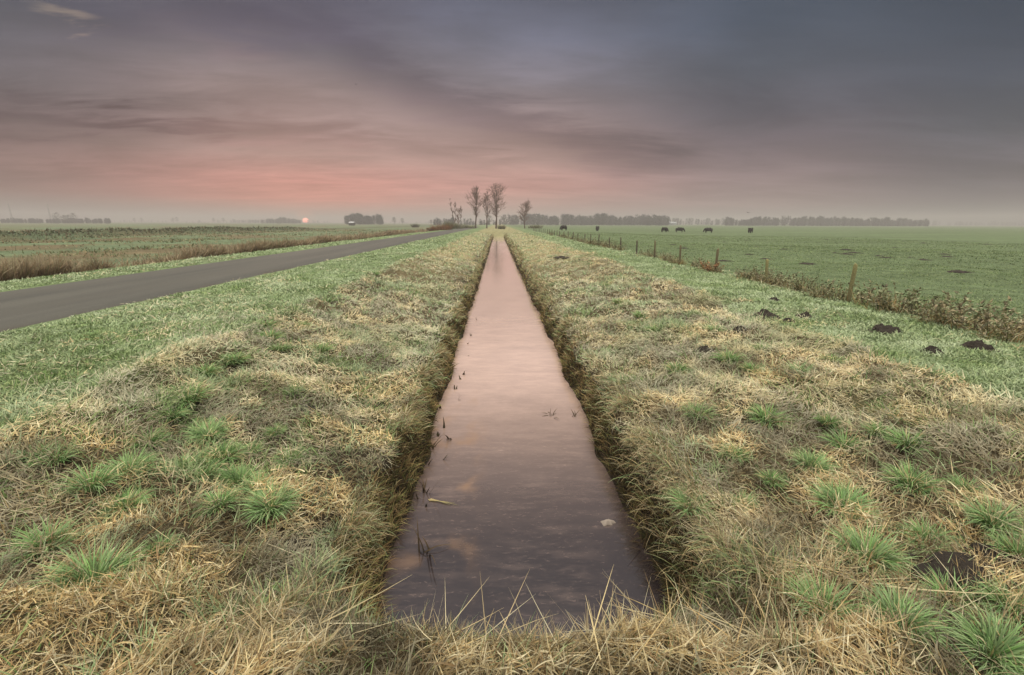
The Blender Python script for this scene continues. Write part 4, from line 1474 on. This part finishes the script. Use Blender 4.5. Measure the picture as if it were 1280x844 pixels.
for (a0, _), (a1, rr) in zip(ramps[:-1], ramps[1:]):
    sky = n.mix(n.rng(az, a0, a1, 0, 1, 'SMOOTHSTEP'), sky, rr)
# behind the viewer: pale even overcast, raised to add frontal light
aab = n.math('ABSOLUTE', az)
BACK = (0.55, 0.53, 0.52, 1)
backc = n.mix(n.rng(el, 24, 62), BACK, (*ZEN, 1))
sky = n.mix(n.rng(aab, 75, 130), sky, backc)


def band(p0, p1, wdt, soft=1.0):
    """mask round the line between two directions (image columns/rows used to find them)"""
    a0, e0 = azel(*p0)
    a1, e1 = azel(*p1)
    da, de = a1 - a0, e1 - e0
    L2 = da * da + de * de
    t_ = n.math('DIVIDE', n.math('ADD', n.math('MULTIPLY', n.math('SUBTRACT', azw, a0), da), n.math('MULTIPLY', n.math('SUBTRACT', elw, e0), de)), L2, clamp=True)
    qa = n.math('SUBTRACT', azw, n.math('ADD', a0, n.math('MULTIPLY', t_, da)))
    qe = n.math('SUBTRACT', elw, n.math('ADD', e0, n.math('MULTIPLY', t_, de)))
    dd = n.math('SQRT', n.math('ADD', n.math('MULTIPLY', qa, qa), n.math('MULTIPLY', n.math('MULTIPLY', qe, qe), 5.0)))
    return n.rng(dd, wdt, 0.0)


def mul(mask, strength, tint):
    global sky
    k_ = n.math('MULTIPLY', mask, strength)
    sky = n.mix(k_, sky, n.mix(1.0, sky, (*tint, 1), 'MULTIPLY'))


front = n.rng(el, 34, 24)
# general streaky cloud structure
k1 = n.rng(cl1, 0.30, 0.70, 0.80, 1.22, 'LINEAR')
k2 = n.rng(cl2, 0.30, 0.70, 0.89, 1.12, 'LINEAR')
k2 = n.math('ADD', n.math('MULTIPLY', n.math('SUBTRACT', k2, 1.0), n.rng(az, 22, -8, 0.35, 1.1)), 1.0)
kk = n.math('MULTIPLY', k1, k2)
kk = n.math('ADD', n.math('MULTIPLY', n.math('SUBTRACT', kk, 1.0), n.rng(el, 0.3, 5.0, 0.15, 1.0)), 1.0)
vm = n.node('ShaderNodeVectorMath', operation='SCALE')
nt.links.new(sky, vm.inputs[0])
nt.links.new(kk, vm.inputs['Scale'])
sky = vm.outputs[0]
mul(band((470, 85), (800, 200), 7.5), 0.75, (0.62, 0.60, 0.66))
mul(band((120, 10), (420, 45), 8), 0.6, (0.70, 0.68, 0.82))
mul(band((-40, 140), (150, 150), 5.5), 0.85, (0.62, 0.57, 0.62))
mul(band((120, 150), (250, 160), 3), 0.7, (0.70, 0.64, 0.68))
mul(band((-60, 215), (160, 225), 4), 0.4, (0.80, 0.76, 0.80))
mul(band((260, 160), (440, 170), 5), 0.5, (0.80, 0.70, 0.72))
mul(band((480, 180), (620, 205), 4), 0.35, (0.8, 0.76, 0.76))
mul(band((900, 130), (1280, 220), 9), 0.45, (0.76, 0.76, 0.78))
# thin lighter gaps
mul(band((200, 30), (300, 60), 4), 0.5, (1.35, 1.25, 1.15))
mul(band((64, 15), (84, 19), 2.2), 0.9, (2.6, 2.2, 1.5))
mul(band((690, 70), (860, 30), 9), 0.6, (1.30, 1.32, 1.36))
mul(band((230, 75), (470, 95), 7), 0.5, (1.22, 1.24, 1.20))
mul(band((560, 10), (700, 30), 6), 0.35, (1.25, 1.28, 1.35))
# glow round the sun and the sun itself, low in the haze
sa, se = R(SUN_AZ), R(SUN_EL)
sdir = (math.sin(sa) * math.cos(se), math.cos(sa) * math.cos(se), math.sin(se))
ang = n.math('MULTIPLY', n.math('ARCCOSINE', n.math('MINIMUM', n.vmath('DOT_PRODUCT', gen, sdir), 1.0)), 180 / math.pi)
glow = n.rng(ang, 1.5, 0.2)
disc = n.rng(ang, 0.36, 0.24)
sky = n.mix(n.math('MULTIPLY', glow, 0.5), sky, (0.95, 0.33, 0.20, 1))
sky = n.mix(disc, sky, n.mix(n.rng(el, SUN_EL - 0.3, SUN_EL + 0.12), (4.5, 0.9, 0.6, 1), (9.0, 3.2, 2.2, 1)))
# physical sky, low sun, added faintly
nish = n.node('ShaderNodeTexSky', sky_type='NISHITA')
nish.sun_disc = False
nish.sun_elevation = R(2.0)
nish.sun_rotation = R(SUN_AZ)
bg1 = n.node('ShaderNodeBackground')
nt.links.new(nish.outputs[0], bg1.inputs['Color'])
bg1.inputs['Strength'].default_value = 0.003
bg2 = n.node('ShaderNodeBackground')
nt.links.new(sky, bg2.inputs['Color'])
bg2.inputs['Strength'].default_value = 1.0
ad = n.node('ShaderNodeAddShader')
nt.links.new(bg1.outputs[0], ad.inputs[0])
nt.links.new(bg2.outputs[0], ad.inputs[1])
nt.links.new(ad.outputs[0], out.inputs['Surface'])

# low weak sun through the mist
sl = bpy.data.lights.new('sun', 'SUN')
sl.energy = 0.5
sl.angle = R(12)
sl.color = (1.0, 0.72, 0.58)
so = bpy.data.objects.new('sun', sl)
col.objects.link(so)
e_ = R(4.0)
dsun = Vector((math.sin(sa) * math.cos(e_), math.cos(sa) * math.cos(e_), math.sin(e_)))
so.rotation_euler = dsun.to_track_quat('Z', 'Y').to_euler()

# ------------------------------------------------------------------ render settings
sc.view_settings.view_transform = 'Standard'
sc.view_settings.look = 'None'
sc.view_settings.exposure = 0.0
sc.view_settings.gamma = 1.0
sc.view_settings.use_curve_mapping = False
sc.render.engine = 'CYCLES'
cy_ = sc.cycles
cy_.max_bounces = 5
cy_.diffuse_bounces = 3
cy_.glossy_bounces = 3
cy_.transmission_bounces = 2
cy_.volume_bounces = 1
cy_.transparent_max_bounces = 8
cy_.caustics_reflective = False
cy_.caustics_refractive = False
cy_.use_denoising = True
cy_.sample_clamp_indirect = 6.0
